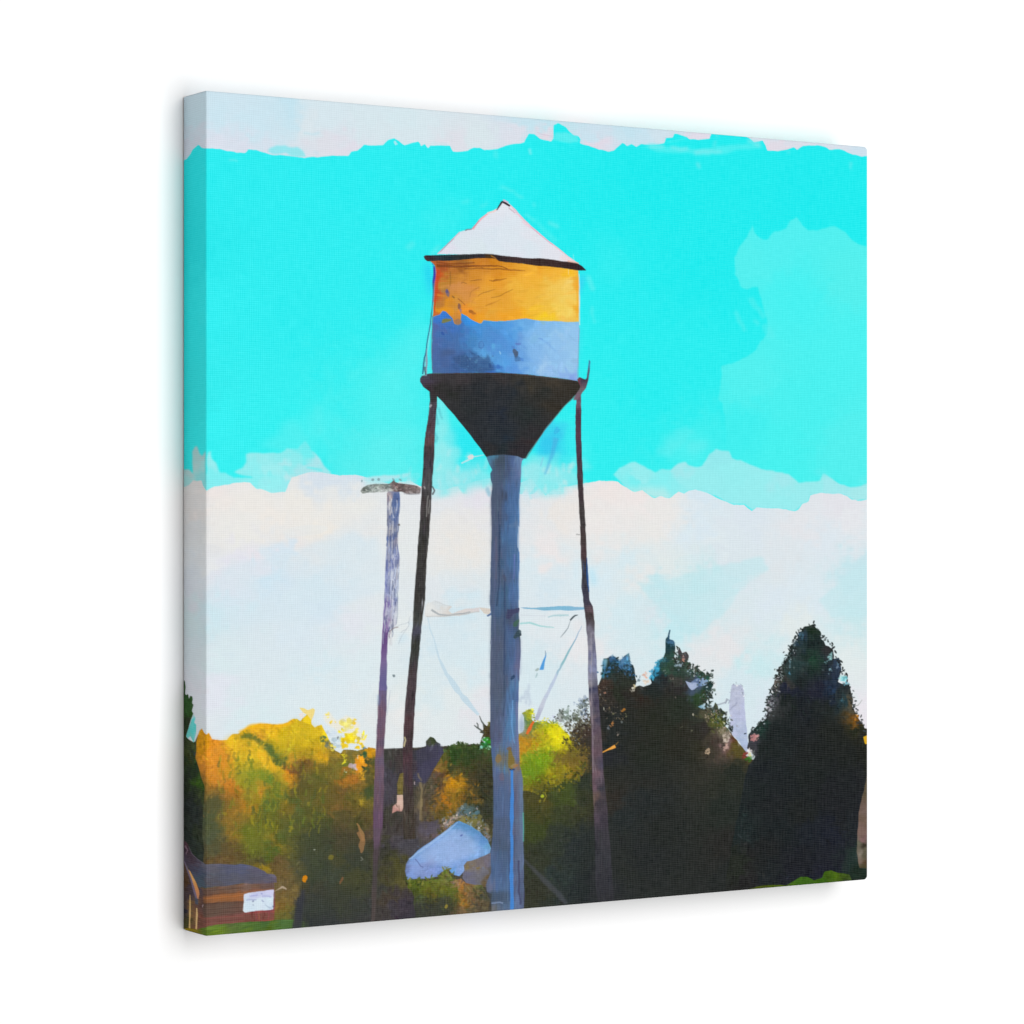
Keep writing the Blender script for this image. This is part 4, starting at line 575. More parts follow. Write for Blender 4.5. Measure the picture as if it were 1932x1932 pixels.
# house on the left corner, wrapping over the edge
hw = cat(K([(20, 830), (60, 820), (100, 950), (270, 1200), (600, 1185), (870, 1145), (1310, 1130), (1320, 1250), (1310, 1655), (900, 1685), (400, 1745), (200, 1800), (20, 1770)]))
hm = poly(hw, ctrl(K, '450 1230 96 76 66;700 1220 112 86 72;1000 1180 122 92 82;900 1190 136 110 104;1250 1180 108 84 86;450 1350 150 94 60;600 1340 156 96 58;780 1310 172 98 54;1000 1240 140 90 74;500 1480 100 80 72;700 1480 98 78 70;480 1510 112 92 74;500 1640 126 76 72;420 1700 122 78 70;750 1600 122 76 72;820 1580 134 76 74;1100 1590 146 74 74;1060 1620 120 60 56;1200 1560 130 70 78;1220 1620 160 84 68;380 1300 100 70 60;370 1450 88 66 60;370 1650 130 66 56') + ctrl(K, '90 1100 90 66 44;90 1250 78 66 70;85 1500 56 54 64;80 1680 74 74 44;190 1450 130 100 64;190 1650 128 98 66;300 1480 96 70 66;310 1650 110 78 68;340 1650 132 76 64;140 1150 78 66 74;200 1250 84 74 84'), rough=.7, part=p_house, power=4, warp=4, grain=.06)
daubs(hm, 500, ln=(3, 10), wd=(.9, 1.8), ang=-6, sd=8, jit=.07, hue=.015, spread=4)
for pts, c, a in (([(330, 1315), (600, 1290), (880, 1265), (1310, 1215), (1310, 1265), (890, 1330), (880, 1370), (600, 1400), (330, 1420)], (146, 98, 62), .75), ([(330, 1430), (600, 1405), (885, 1385), (885, 1500), (900, 1560), (600, 1590), (330, 1610)], (98, 80, 70), .75),
                  ([(330, 1625), (600, 1600), (900, 1570), (1300, 1530), (1310, 1640), (900, 1665), (330, 1725)], (116, 80, 70), .75), ([(330, 1210), (870, 1165), (1300, 1145), (1310, 1205), (870, 1250), (330, 1300)], (104, 84, 72), .6)):
    poly(K(pts), c, alpha=a, rough=.6, soft=1)
for y0_, y1_, w, c, a in ((1350, 1310, 2, (176, 108, 60), .6), (1425, 1395, 2, (76, 58, 52), .6), (1500, 1470, 1.6, (82, 66, 60), .5), (1560, 1530, 1.6, (84, 66, 58), .5), (1620, 1590, 1.8, (146, 88, 82), .6), (1670, 1635, 2, (110, 66, 64), .6), (1700, 1660, 2, (140, 84, 76), .5), (1240, 1205, 1.8, (82, 64, 56), .6), (1300, 1265, 1.6, (84, 62, 52), .5)):
    line(K([(330, y0_), (620, (y0_ + y1_) / 2 + 4), (890, y1_)]), w, c, alpha=a, rough=.6)
for x in (1010, 1060, 1110, 1180, 1240): line(K([(x, 1535), (x + rng.uniform(-12, 12), 1640)]), 2.4, [(150, 70, 76), (104, 52, 50), (164, 92, 72)][rng.integers(0, 3)], alpha=.6, rough=.8)
hr = K([(20, 560), (62, 555), (92, 562), (120, 615), (150, 690), (185, 745), (250, 810), (330, 868), (385, 884), (560, 876), (700, 882), (840, 880), (930, 890), (1000, 902), (1080, 935), (1150, 972), (1230, 1012), (1310, 1022), (1342, 1060), (1350, 1130), (1250, 1148), (1050, 1150), (870, 1150), (700, 1172), (600, 1186), (380, 1200), (275, 1205), (240, 1150), (185, 1030), (130, 940), (85, 850), (60, 830), (20, 830)])
rmk = poly(hr, ctrl(K, '90 640 84 60 66;100 720 60 46 56;140 760 86 74 86;200 900 76 74 90;150 860 84 76 92;300 1000 74 84 108;300 1120 72 88 100;250 850 80 78 92;450 920 100 98 112;450 1050 92 94 104;450 1160 84 76 80;700 940 84 90 124;850 960 86 94 132;700 1050 90 90 104;950 1010 92 90 108;1000 1100 92 86 98;1150 1020 90 88 112;1250 1070 96 90 118;1280 1040 116 110 126;1150 1120 102 86 94;1300 1120 98 82 92;600 1000 92 96 120'), rough=.8, part=p_hroof, power=3.5, warp=5, grain=.04)
daubs(rmk, 300, ln=(3, 9), wd=(.9, 2), ang=8, sd=12, jit=.05, hue=.012, spread=5)
poly(K([(390, 890), (840, 885), (1150, 980), (1340, 1070), (1300, 1130), (870, 1140), (390, 1180)]), (88, 88, 96), alpha=.5, rough=1.5, soft=3)
line(K([(130, 640), (180, 740), (260, 815), (340, 870)]), 2, (128, 120, 136), alpha=.5)
line(K([(75, 620), (115, 690), (90, 740)]), 3, (170, 140, 156), alpha=.6)
# gable trim and posts on the wrap
poly(K([(115, 945), (150, 970), (190, 1045), (235, 1140), (275, 1250), (278, 1290), (262, 1362), (240, 1335), (200, 1210), (160, 1090)]), ctrl(K, '150 1010 232 176 110;200 1120 220 150 84;250 1250 216 146 92;260 1330 190 130 110'), rough=.4, part=p_hgable)
line(K([(70, 840), (115, 950), (170, 1110), (230, 1320), (255, 1400)]), [3, 4, 4, 5, 5], (124, 112, 134), rough=.3, part=p_hgable)
poly(K([(215, 1330), (265, 1370), (262, 1440), (220, 1430)]), (84, 86, 98), rough=.5)
line(K([(150, 1300), (148, 1500), (143, 1760)]), [1.6, 3.4, 3.2], (224, 188, 124), rough=.2, part=p_hgable)
line(K([(243, 1480), (245, 1560), (236, 1780)]), [2, 4, 3], (228, 190, 132), rough=.2, part=p_hgable)
blob(K, 328, 1455, 1.6, 3, (200, 180, 190), alpha=.8)
# window
wn = poly(K([(893, 1292), (960, 1270), (1090, 1252), (1200, 1240), (1305, 1230), (1298, 1360), (1302, 1500), (1130, 1515), (1050, 1525), (905, 1547), (880, 1522)]), ctrl(K, '930 1300 210 218 238;1040 1310 196 200 232;1150 1300 196 198 232;1260 1270 206 206 236;960 1420 204 220 234;1080 1430 214 230 238;1220 1400 214 232 240;1000 1510 206 224 236;1250 1480 200 214 232;910 1500 214 230 238;1100 1350 196 200 228'), rough=.6, part=p_hwin, warp=3)
for a, b, w, c in (((980, 1330), (1090, 1300), 3, (168, 172, 216)), ((1150, 1320), (1280, 1330), 4, (176, 178, 220)), ((920, 1370), (1060, 1365), 3, (168, 176, 210)), ((1140, 1370), (1160, 1400), 2.5, (150, 160, 190)), ((1000, 1395), (1030, 1390), 3, (120, 130, 160)), ((1010, 1440), (1030, 1445), 2.5, (160, 172, 190)), ((1140, 1300), (1130, 1280), 2.5, (140, 144, 190)), ((1280, 1470), (1300, 1460), 3, (96, 110, 130)), ((1180, 1440), (1270, 1490), 2, (170, 186, 204))):
    line(K([a, b]), w, c, alpha=.7, rough=.8)
line(K([(1320, 1245), (1370, 1215), (1420, 1200), (1490, 1215)]), [1.5, 3, 4, 2], (186, 168, 146), alpha=.85, rough=1.2)
# lawn
lw = cat(K([(20, 1762), (60, 1765), (130, 1758), (250, 1775), (300, 1760), (400, 1740), (650, 1705), (900, 1682), (1100, 1668), (1310, 1652), (1450, 1648), (1585, 1640), (1560, 1770), (1560, 2100), (20, 2100)]))
lwm = poly(lw, ctrl(K, '100 1780 140 120 26;180 1790 130 112 28;250 1800 92 98 30;330 1800 84 110 36;420 1770 88 112 58;450 1840 110 136 36;600 1780 92 116 56;600 1840 104 130 36;850 1720 84 108 58;850 1800 82 106 56;900 1840 96 120 34;1150 1700 72 104 58;1150 1790 74 102 52;1400 1680 80 108 56;1450 1740 74 104 58;1200 1815 92 112 34;700 1720 86 98 58'), rough=.7, part=p_lawn, warp=4, grain=.04)
daubs(lwm, 260, ln=(4, 11), wd=(.9, 1.8), ang=-5, sd=8, jit=.06, hue=.015, spread=4)
# dark trunk mass right of the lawn
poly(K([(1562, 2000), (1562, 1770), (1585, 1640), (1605, 1520), (1680, 1230), (1740, 1240), (1700, 1500), (1680, 2000)]), (56, 58, 66), alpha=.8, rough=1.2, soft=1)

# ------------------------------------------------------------------ the utility pole
pl = cat(H([(400, 310), (430, 255), (530, 255), (541, 310), (545, 400), (532, 560), (520, 800), (528, 900), (540, 1000), (530, 1200), (522, 1400), (508, 1600), (500, 1720), (440, 1760), (415, 1800), (408, 1932)]),
         L([(1190, 0), (1185, 200), (1170, 500), (1150, 800), (1150, 1300), (1135, 1700), (1130, 1932)]), M([(1290, 400), (1250, 700), (1230, 1100), (1195, 1850), (1140, 1850), (1160, 1200), (1180, 600)]),
         L([(1015, 1932), (1020, 1500), (1030, 1100), (1050, 700), (1075, 400), (1085, 0)]), H([(350, 1900), (358, 1700), (370, 1500), (385, 1100), (398, 900), (405, 500)]))
pm = poly(pl, ctrl(H, '430 350 176 160 160;430 430 200 196 196;510 360 88 108 156;500 430 84 108 160;440 560 150 152 166;490 560 84 104 152;440 700 170 170 176;480 720 76 92 136;500 800 150 148 166;440 800 84 104 156;430 950 130 142 182;500 1000 160 168 204;400 1100 120 130 180;500 1150 190 200 220;480 1080 130 138 172;390 1300 126 134 182;450 1300 186 198 224;500 1400 206 216 226;390 1500 124 110 162;450 1550 186 192 212;490 1600 204 210 220;470 1450 140 150 190;380 1700 124 96 152;450 1700 196 198 210;385 1850 104 78 128') +
          ctrl(L, '1120 50 116 104 150;1170 50 92 92 136;1110 300 124 88 108;1150 300 92 84 116;1100 600 128 92 112;1140 650 88 80 104;1080 850 132 98 112;1120 900 106 96 120;1060 1100 124 90 96;1110 1100 108 92 110;1060 1400 110 84 96;1100 1400 96 78 88;1070 1700 100 72 104;1070 1900 98 80 96') + ctrl(M, '1220 500 88 74 88;1210 800 78 68 72;1190 1100 74 68 68;1170 1500 80 72 70'), rough=.6, part=p_pole, power=4, warp=3)
for _ in range(260):
    t = rng.uniform(0, 1); y = 310 + 1500 * t; xl = np.interp(y, [310, 900, 1500, 1900], [405, 400, 372, 352]); xr = np.interp(y, [310, 800, 1000, 1700, 1900], [540, 520, 538, 502, 415])
    f = rng.uniform(0, 1); x = xl + (xr - xl) * f; ln_ = rng.uniform(30, 170)
    c = [(78, 88, 128), (226, 228, 232), (106, 114, 150), (214, 216, 222), (206, 212, 224), (70, 76, 104), (170, 164, 166)][rng.integers(0, 7)]
    line(H([(x, y), (x - 4, y + ln_)]), rng.uniform(.8, 2), c, alpha=rng.uniform(.25, .65), rough=.5)
for _ in range(120):
    y = rng.uniform(0, 1900); xl = np.interp(y, [0, 700, 1500, 1900], [1085, 1050, 1020, 1015]); xr = np.interp(y, [0, 800, 1900], [1188, 1150, 1132])
    x = rng.uniform(xl, xr)
    line(L([(x, y), (x - 3, y + rng.uniform(60, 220))]), rng.uniform(1, 2.2), [(150, 112, 128), (84, 72, 96), (110, 90, 120), (90, 70, 84)][rng.integers(0, 4)], alpha=rng.uniform(.2, .5), rough=.4)
for p_, w, c in (([(420, 1790), (470, 1750), (520, 1735)], 1.6, (130, 110, 110)), ([(490, 310), (470, 420), (480, 560)], 4, (86, 106, 150)), ([(520, 640), (545, 640)], 4, (90, 86, 90)), ([(530, 1150), (515, 1500), (505, 1700)], 1.5, (150, 160, 176)), ([(440, 1780), (430, 1850)], 1.6, (150, 130, 150))):
    line(H(p_), w, c, alpha=.75, rough=1)
poly(cat(L([(1190, 0), (1170, 500), (1150, 800), (1150, 1300), (1130, 1932)]), L([(1015, 1932), (1030, 1100), (1050, 700), (1085, 0)])), (102, 86, 98), alpha=.4, rough=.5)
line(L([(1235, 0), (1210, 180), (1190, 330)]), 1.6, (186, 194, 206), alpha=.7)
line(L([(1080, 60), (1085, 200)]), 4, (120, 150, 190), alpha=.4, soft=1)
ca = H([(115, 280), (150, 240), (200, 212), (300, 208), (430, 207), (455, 190), (475, 165), (495, 190), (520, 200), (620, 212), (730, 232), (765, 250), (760, 312), (640, 316), (560, 285), (400, 290), (300, 298), (200, 305), (140, 308)])
cam = poly(ca, ctrl(H, '150 280 126 132 126;230 240 120 130 126;300 270 176 184 180;380 230 110 120 116;380 280 190 196 194;460 220 112 96 96;480 270 118 98 96;560 230 112 100 98;650 235 120 106 104;720 260 110 98 96;700 300 176 170 172'), rough=1.0, part=p_parm, grain=.1, warp=4)
daubs(cam, 240, ln=(1.5, 4), wd=(.7, 1.3), ang=0, sd=30, jit=.28, hue=.02, spread=4)
for x, y in ((250, 160), (310, 160), (480, 165), (545, 165), (130, 170)):
    blob(H, x, y, 2.4, 3, (120, 150, 156), alpha=.7, rough=1)
line(H([(580, 315), (750, 318)]), 1.6, (140, 140, 146), alpha=.7)

blob(X, 787, 1351, 3, 3, (110, 124, 130), alpha=.85, rough=.8)
for p_ in ([(640, 1690), (560, 1850), (520, 1920)], [(655, 1620), (630, 1700)], [(610, 1760), (540, 1800)], [(470, 1745), (570, 1705), (650, 1680)]):
    line(H(p_), 1.1, (176, 184, 194), alpha=.6, rough=1.2)
# ------------------------------------------------------------------ braces (behind the legs)
line(cat(H([(838, 1640), (860, 1760), (900, 1860), (960, 2080)]), N([(630, -10), (820, 260), (1010, 480)])), [2, 2, 3, 4, 6, 10, 10, 9, 7], (194, 216, 228), alpha=.9, rough=.5, part=p_tbr3)
poly(H([(800, 1620), (815, 1520), (840, 1478), (910, 1460), (1000, 1488), (1100, 1520), (1060, 1560), (1100, 1590), (1240, 1540), (1398, 1528), (1400, 1572), (1240, 1600), (1180, 1622), (960, 1625), (830, 1618)]), ctrl(H, '850 1500 226 228 226;900 1580 224 222 218;1000 1520 214 220 222;1100 1600 214 208 202;1240 1570 216 210 206;1340 1548 214 208 208'), alpha=.95, rough=.9, part=p_tbr1)
line(H([(880, 1560), (960, 1605), (1080, 1612), (1200, 1600), (1300, 1585)]), 3, (166, 172, 176), alpha=.85, rough=.8)
line(H([(820, 1622), (1000, 1622), (1240, 1603), (1390, 1570)]), 1.8, (190, 188, 184), alpha=.8, rough=.8)
line(H([(910, 1465), (1000, 1490), (1090, 1520)]), 1.5, (200, 206, 208), alpha=.8, rough=.8)
poly(H([(1392, 1530), (1512, 1540), (1502, 1605), (1440, 1602)]), (214, 206, 196), rough=.8, part=p_tbr1)
line(H([(1478, 1625), (1520, 1595), (1570, 1550)]), [3, 4, 2], (96, 118, 156), rough=.5)
poly(I([(640, 1058), (750, 1065), (850, 1066), (960, 1058), (1150, 1042), (1300, 1045), (1490, 1060), (1480, 1090), (1300, 1102), (1150, 1098), (950, 1102), (850, 1086), (700, 1074)]), ctrl(I, '700 1066 140 180 206;900 1080 126 180 206;1150 1070 128 184 212;1350 1070 136 182 210'), rough=.4, part=p_tbr2)
line(I([(1010, 1185), (1080, 1165), (1280, 1160)]), [2, 3.5, 3], (172, 206, 212), alpha=.8, rough=.8)
line(I([(640, 1270), (760, 1262), (900, 1300), (1080, 1320)]), [4, 4, 2.5, 1.5], (156, 208, 208), alpha=.8, rough=.8)
line(I([(645, 1160), (980, 1170)]), 1.6, (206, 214, 222), alpha=.8)
poly(I([(1300, 1240), (1350, 1190), (1440, 1180), (1500, 1260), (1500, 1400), (1380, 1420), (1300, 1330)]), (226, 226, 228), alpha=.6, rough=3, soft=3)
line(I([(1292, 1228), (1325, 1190), (1355, 1168), (1395, 1158)]), [3, 3, 2.4, 1], (70, 82, 88), rough=.3)
line(I([(1300, 1225), (1270, 1320), (1215, 1395), (1170, 1445)]), [1, 1.4, 2, 1], (120, 132, 140), alpha=.85, rough=.4)
line(cat(I([(1440, 1300), (1380, 1430), (1340, 1512)]), P([(750, 240), (640, 440), (560, 600), (480, 760), (400, 920), (320, 1100), (270, 1230)])), [1, 1.8, 3.4, 4.4, 5.5, 7, 9, 9, 7], ctrl(P, '800 150 150 176 206;720 300 130 172 192;640 430 144 188 196;560 600 160 190 206;480 780 190 202 222;380 960 196 202 216;300 1150 176 180 200'), rough=.5, part=p_tbr4)
poly(P([(318, 578), (345, 500), (372, 430), (392, 380), (402, 350), (404, 400), (385, 480), (372, 580)]), (84, 156, 218), rough=.5)
line(P([(395, 330), (398, 400)]), 2, (120, 140, 160), alpha=.7)
blob(P, 290, 580, 4, 3, (150, 166, 160), alpha=.7); blob(P, 275, 650, 2, 6, (160, 186, 190), alpha=.7)
blob(I, 1590, 690, 8, 20, (184, 226, 242), alpha=.8, soft=4)
line(I([(1370, 125), (1420, 122)]), 2, (150, 150, 150), alpha=.7)

# ------------------------------------------------------------------ the water tower
# legs
l1 = cat(G([(165, 430), (165, 560), (145, 750), (118, 900), (100, 1050), (92, 1250), (80, 1450), (74, 1600), (60, 1800)]), H([(735, 850), (716, 1100), (690, 1450), (677, 1750), (660, 1932)]), N([(165, 0), (130, 400), (95, 880), (105, 1200), (104, 1500), (110, 1980)]),
         N([(260, 1980), (230, 1500), (215, 1200), (216, 900), (245, 400), (270, 0)]), H([(755, 1932), (770, 1750), (795, 1550), (812, 1450), (815, 1300), (826, 1050), (850, 800), (870, 500)]), G([(188, 1500), (192, 1350), (210, 1150), (225, 800), (240, 560), (245, 430)]))
lm1 = poly(l1, ctrl(G, '200 500 52 46 48;190 600 80 74 84;190 700 70 62 70;160 850 82 66 74;150 950 96 70 72;170 1100 64 56 60;140 1200 70 64 72;140 1400 72 70 74;120 1550 66 64 66;110 1700 70 66 66;90 1900 62 60 58') + ctrl(H, '790 700 60 60 60;770 1000 62 60 58;760 1250 58 56 56;750 1450 60 58 56;720 1700 70 72 66;740 1800 72 72 86;700 1900 58 60 54') + ctrl(N, '210 200 74 64 68;190 400 70 60 64;170 600 82 62 66;170 800 70 58 60;160 1000 78 58 64;160 1200 74 60 66;160 1450 66 58 56;190 1700 70 62 56;200 1900 66 60 54'), rough=.45, part=p_tleg1, warp=3, grain=.05)
daubs(lm1, 420, ln=(5, 14), wd=(.8, 1.6), ang=95, sd=8, jit=.16, hue=.03, spread=4)
for p_, w, c in (([(840, 330), (820, 560)], 2, (150, 150, 146)), ([(860, 370), (850, 520)], 2, (140, 140, 136)), ([(890, 230), (915, 280), (890, 320)], 3, (70, 66, 70)), ([(800, 230), (806, 260)], 4, (170, 166, 166))):
    line(H(p_), w, c, alpha=.7, rough=.6)
line(N([(125, 740), (118, 860)]), 3, (206, 196, 150), alpha=.8, rough=1)
line(G([(180, 590), (165, 620)]), 3, (190, 186, 190), alpha=.7)
for a, b in (((250, 640), (290, 760)), ((240, 700), (260, 820)), ((230, 900), (240, 1000))):
    line(G([a, b]), 3, (70, 150, 166), alpha=.45, rough=2, soft=1)
l2 = cat(G([(1735, 500), (1722, 650), (1726, 900), (1742, 1300), (1752, 1500), (1778, 1900)]), I([(1420, 0), (1430, 400), (1445, 650), (1440, 800), (1460, 950), (1482, 1120), (1500, 1300), (1520, 1600), (1525, 1932)]), P([(945, 600), (958, 1000), (985, 1300), (990, 1750)]), U([(995, 200), (1010, 500), (1030, 900), (1040, 1600), (1080, 1900)]),
         U([(1290, 1900), (1255, 1500), (1220, 1000), (1190, 600), (1160, 300), (1140, 100)]), P([(1115, 1450), (1090, 1100), (1070, 800), (1055, 500), (1030, 100)]), I([(1610, 1300), (1600, 1150), (1585, 1050), (1542, 970), (1528, 750), (1510, 400), (1488, 0)]), G([(1835, 1900), (1815, 1600), (1800, 1300), (1785, 900), (1785, 480)]))
lm2 = poly(l2, ctrl(G, '1750 560 110 84 100;1750 700 78 56 70;1755 900 84 58 72;1765 1100 76 58 72;1775 1300 72 58 66;1785 1500 66 56 60;1800 1800 64 60 60') + ctrl(I, '1455 200 70 60 60;1470 350 72 56 58;1460 500 62 60 66;1470 700 60 60 68;1480 900 62 62 76;1500 1000 66 64 78;1540 1080 96 80 86;1560 1150 60 52 52;1550 1250 84 78 84;1550 1350 122 118 132;1560 1600 140 138 154;1600 1700 112 112 140;1580 1850 130 136 166') + ctrl(P, '960 300 140 138 150;1030 300 98 98 120;980 500 150 150 164;1030 520 116 122 156;970 750 140 136 142;1030 800 60 62 84;980 1000 142 132 134;1040 1000 64 60 80;1000 1200 118 104 110;1060 1200 72 68 84;1020 1400 92 78 90;1080 1450 96 82 88;1020 1650 98 80 88;1020 1850 96 80 86') + ctrl(U, '1030 150 116 92 100;1090 100 72 72 90;1030 350 104 84 94;1110 350 62 62 70;1040 480 104 86 80;1120 550 64 60 66;1050 700 82 72 82;1130 750 62 58 66;1100 950 62 60 66;1120 1300 60 60 66;1150 1600 54 54 60;1180 1800 50 50 54'), rough=.5, part=p_tleg2, warp=3, grain=.04)
line(I([(1505, 420), (1508, 600), (1525, 780), (1535, 860)]), [2, 4, 4, 2], (48, 88, 150), alpha=.85, rough=.4)
line(P([(985, 100), (990, 500), (990, 900), (1000, 1300), (1010, 1900)]), 2, (176, 168, 176), alpha=.45, rough=.5)
daubs(lm2, 260, ln=(5, 14), wd=(.8, 1.5), ang=86, sd=6, jit=.10, hue=.02, spread=3)
poly(U([(1000, 900), (1300, 900), (1330, 1900), (1020, 1900)]), (50, 52, 54), alpha=.25, rough=2, soft=6)

# centre pipe
sp = cat(G([(770, 1150), (800, 1230), (832, 1290), (810, 1330), (818, 1400), (832, 1440), (822, 1600), (826, 1900)]), H([(1520, 900), (1506, 1500), (1518, 1620), (1515, 1932)]), I([(272, 1300), (265, 1900)]), N([(1155, 200), (1155, 650), (1170, 900), (1195, 1300), (1195, 1932)]), O([(1370, 500), (1335, 900), (1330, 1200), (1255, 1380), (1270, 1470), (1340, 1500), (1330, 1600), (1340, 1900)]),
         O([(1785, 1900), (1780, 900), (1765, 0)]), N([(1545, 1250), (1510, 1100), (1490, 600), (1497, 100)]), I([(640, 1900), (657, 1550), (650, 1440), (630, 1390), (640, 1250), (630, 1050), (632, 700), (635, 350), (615, 280), (622, 0)]), G([(1120, 1900), (1122, 1600), (1135, 1450), (1140, 1250), (1150, 1190), (1175, 1160), (1100, 1120), (800, 1120)]))
SPc = ctrl(G, '810 1180 70 150 186;870 1200 66 78 90;950 1200 52 62 72;1050 1190 74 100 150;1110 1180 120 150 190;860 1350 66 94 124;960 1330 58 76 94;1050 1350 72 104 152;1120 1350 116 126 172;850 1550 70 82 108;930 1550 58 70 98;1020 1550 66 104 158;1100 1550 78 120 178;850 1800 82 90 120;910 1780 62 72 102;990 1800 60 108 166;1080 1800 74 124 182;1110 1850 112 140 178') + \
      ctrl(H, '1540 700 82 92 126;1590 750 62 78 102;1660 750 62 110 164;1760 750 74 120 178;1540 1000 70 92 132;1580 1000 98 94 120;1620 1050 56 84 116;1700 1050 60 112 164;1780 1100 84 126 186;1540 1300 72 90 128;1600 1250 76 90 116;1670 1210 76 86 112;1650 1350 60 98 136;1740 1350 78 114 172;1790 1400 96 136 192;1550 1500 78 92 122;1640 1500 60 96 134;1760 1480 78 112 170;1560 1640 70 98 136;1740 1590 64 66 92;1640 1650 66 86 118;1720 1700 72 80 104;1790 1680 56 90 110;1560 1800 72 88 118;1700 1800 68 102 144;1800 1830 62 80 90') + \
      ctrl(I, '320 1500 84 88 118;400 1400 70 88 122;520 1450 70 104 152;590 1500 76 106 166;640 1550 100 110 146;330 1800 86 90 114;420 1750 78 90 116;500 1750 66 104 150;590 1780 96 100 160;630 1800 110 110 146') + \
      ctrl(N, '1200 200 80 88 108;1280 200 78 86 104;1360 200 76 110 152;1430 200 84 140 192;1480 250 78 104 160;1200 500 76 86 112;1290 500 82 96 138;1370 450 78 124 182;1420 500 92 160 214;1470 450 104 116 160;1200 750 74 82 112;1260 700 84 92 138;1310 750 90 80 110;1390 760 76 148 210;1460 800 106 124 162;1190 950 70 100 160;1240 850 104 110 146;1330 900 76 144 210;1470 950 112 120 156;1270 1000 128 116 84;1400 960 122 112 66;1390 1060 124 112 60;1470 1090 150 112 80;1230 1150 88 110 160;1320 1150 78 150 208;1290 1210 108 104 130;1500 1200 116 120 140;1220 1400 78 100 142;1310 1400 80 108 158;1480 1400 100 100 128;1530 1400 110 136 170;1220 1650 78 98 138;1310 1650 84 106 154;1480 1650 96 96 126;1530 1650 106 138 172;1230 1850 82 100 138;1330 1850 74 90 124;1480 1850 92 96 126;1530 1850 104 140 176') + \
      ctrl(O, '1420 300 76 98 140;1520 300 82 110 158;1430 700 70 84 112;1530 650 74 104 156;1360 900 80 100 140;1500 900 64 84 108;1700 600 96 106 138;1745 500 108 150 172;1400 1150 76 108 158;1500 1150 66 84 116;1560 1200 78 108 156;1680 1100 100 110 150;1750 1100 108 138 178;1290 1400 108 112 140;1420 1350 80 112 158;1530 1400 84 120 170;1720 1350 72 74 104;1690 1250 110 116 150;1760 1400 104 128 166;1350 1560 60 72 86;1450 1560 70 92 120;1550 1600 90 118 152;1680 1600 110 130 176;1740 1550 76 76 104;1450 1680 110 118 134;1380 1700 116 112 100;1560 1720 80 106 140')
spm = poly(sp, SPc, rough=.5, part=p_tpipe, power=4.5, warp=3)
daubs(spm, 1300, ln=(8, 26), wd=(.9, 2.0), ang=90, sd=2.5, jit=.07, hue=.02, spread=3.2, alpha=(.3, .75))
for fn, pts, c, a in ((H, [(1522, 300), (1650, 300), (1625, 600), (1605, 800), (1598, 1100), (1570, 1500), (1512, 1500), (1520, 900)], (74, 84, 108), .55), (H, [(1640, 400), (1815, 300), (1810, 1450), (1700, 1480), (1640, 1000), (1615, 700)], (66, 112, 168), .4),
                      (I, [(272, 1180), (450, 1180), (452, 1932), (268, 1932)], (76, 88, 110), .6), (I, [(455, 1280), (570, 1300), (580, 1932), (455, 1932)], (64, 98, 146), .45), (I, [(600, 1450), (655, 1450), (650, 1932), (590, 1932)], (110, 110, 148), .4),
                      (N, [(1156, -20), (1330, -20), (1330, 400), (1300, 760), (1160, 760)], (80, 88, 108), .55), (N, [(1400, 40), (1450, 40), (1470, 400), (1440, 700), (1380, 760), (1340, 640)], (80, 134, 190), .35),
                      (N, [(1200, 1180), (1380, 1180), (1390, 1932), (1195, 1932)], (78, 98, 136), .5), (N, [(1445, 1180), (1500, 1180), (1510, 1932), (1445, 1932)], (104, 100, 122), .6), (N, [(1505, 1180), (1545, 1250), (1555, 1932), (1512, 1932)], (112, 140, 172), .5),
                      (O, [(1370, 450), (1590, 450), (1590, 900), (1360, 900)], (72, 84, 104), .5), (O, [(1330, 900), (1590, 900), (1590, 1250), (1310, 1300)], (74, 98, 140), .4), (O, [(1280, 1480), (1580, 1480), (1580, 1640), (1330, 1620)], (62, 76, 94), .6), (O, [(1650, 500), (1760, 500), (1770, 1100), (1660, 1100)], (102, 108, 136), .5),
                      (G, [(835, 1300), (940, 1200), (980, 1300), (930, 1900), (826, 1900)], (74, 84, 106), .5)):
    poly(fn(pts), c, alpha=a, rough=.8, soft=2)
poly(sp, (88, 100, 120), alpha=.36, rough=0)
daubs(spm, 900, ln=(6, 18), wd=(.7, 1.5), ang=90, sd=3, jit=.10, hue=.03, spread=3, alpha=(.25, .6))
for fn, pts, w, c, a in ((I, [(388, 0), (385, 400), (380, 750), (345, 1050)], 3, (54, 70, 96), .7), (I, [(452, 620), (450, 900), (448, 1200), (450, 1932)], 3, (56, 72, 102), .65), (I, [(320, 200), (310, 900), (330, 1500)], 2, (96, 104, 140), .5), (N, [(1330, 0), (1335, 300), (1310, 500)], 3, (60, 74, 100), .5), (N, [(1420, 300), (1415, 600), (1440, 820)], 2.5, (110, 164, 214), .6), (N, [(1475, 320), (1480, 700), (1490, 1000)], 3, (120, 120, 160), .5), (H, [(1600, 500), (1610, 800), (1605, 1100)], 2.4, (56, 70, 98), .7), (H, [(1815, 300), (1808, 900), (1810, 1450)], 2, (110, 150, 196), .5), (O, [(1595, 100), (1590, 800), (1580, 1600)], 2.4, (62, 84, 124), .6), (O, [(1650, 100), (1655, 900), (1660, 1600)], 2.4, (84, 84, 108), .6)):
    line(fn(pts), w, c, alpha=a, rough=.6)
line(cat(N([(1415, 1145), (1420, 1400), (1410, 1932)]), O([(1620, 700), (1612, 1200), (1620, 1720)])), [5, 6.5, 6, 7, 6.5], (72, 132, 204), rough=.3)
line(N([(1385, 1140), (1450, 1140)]), 3, (44, 70, 120), rough=.3)
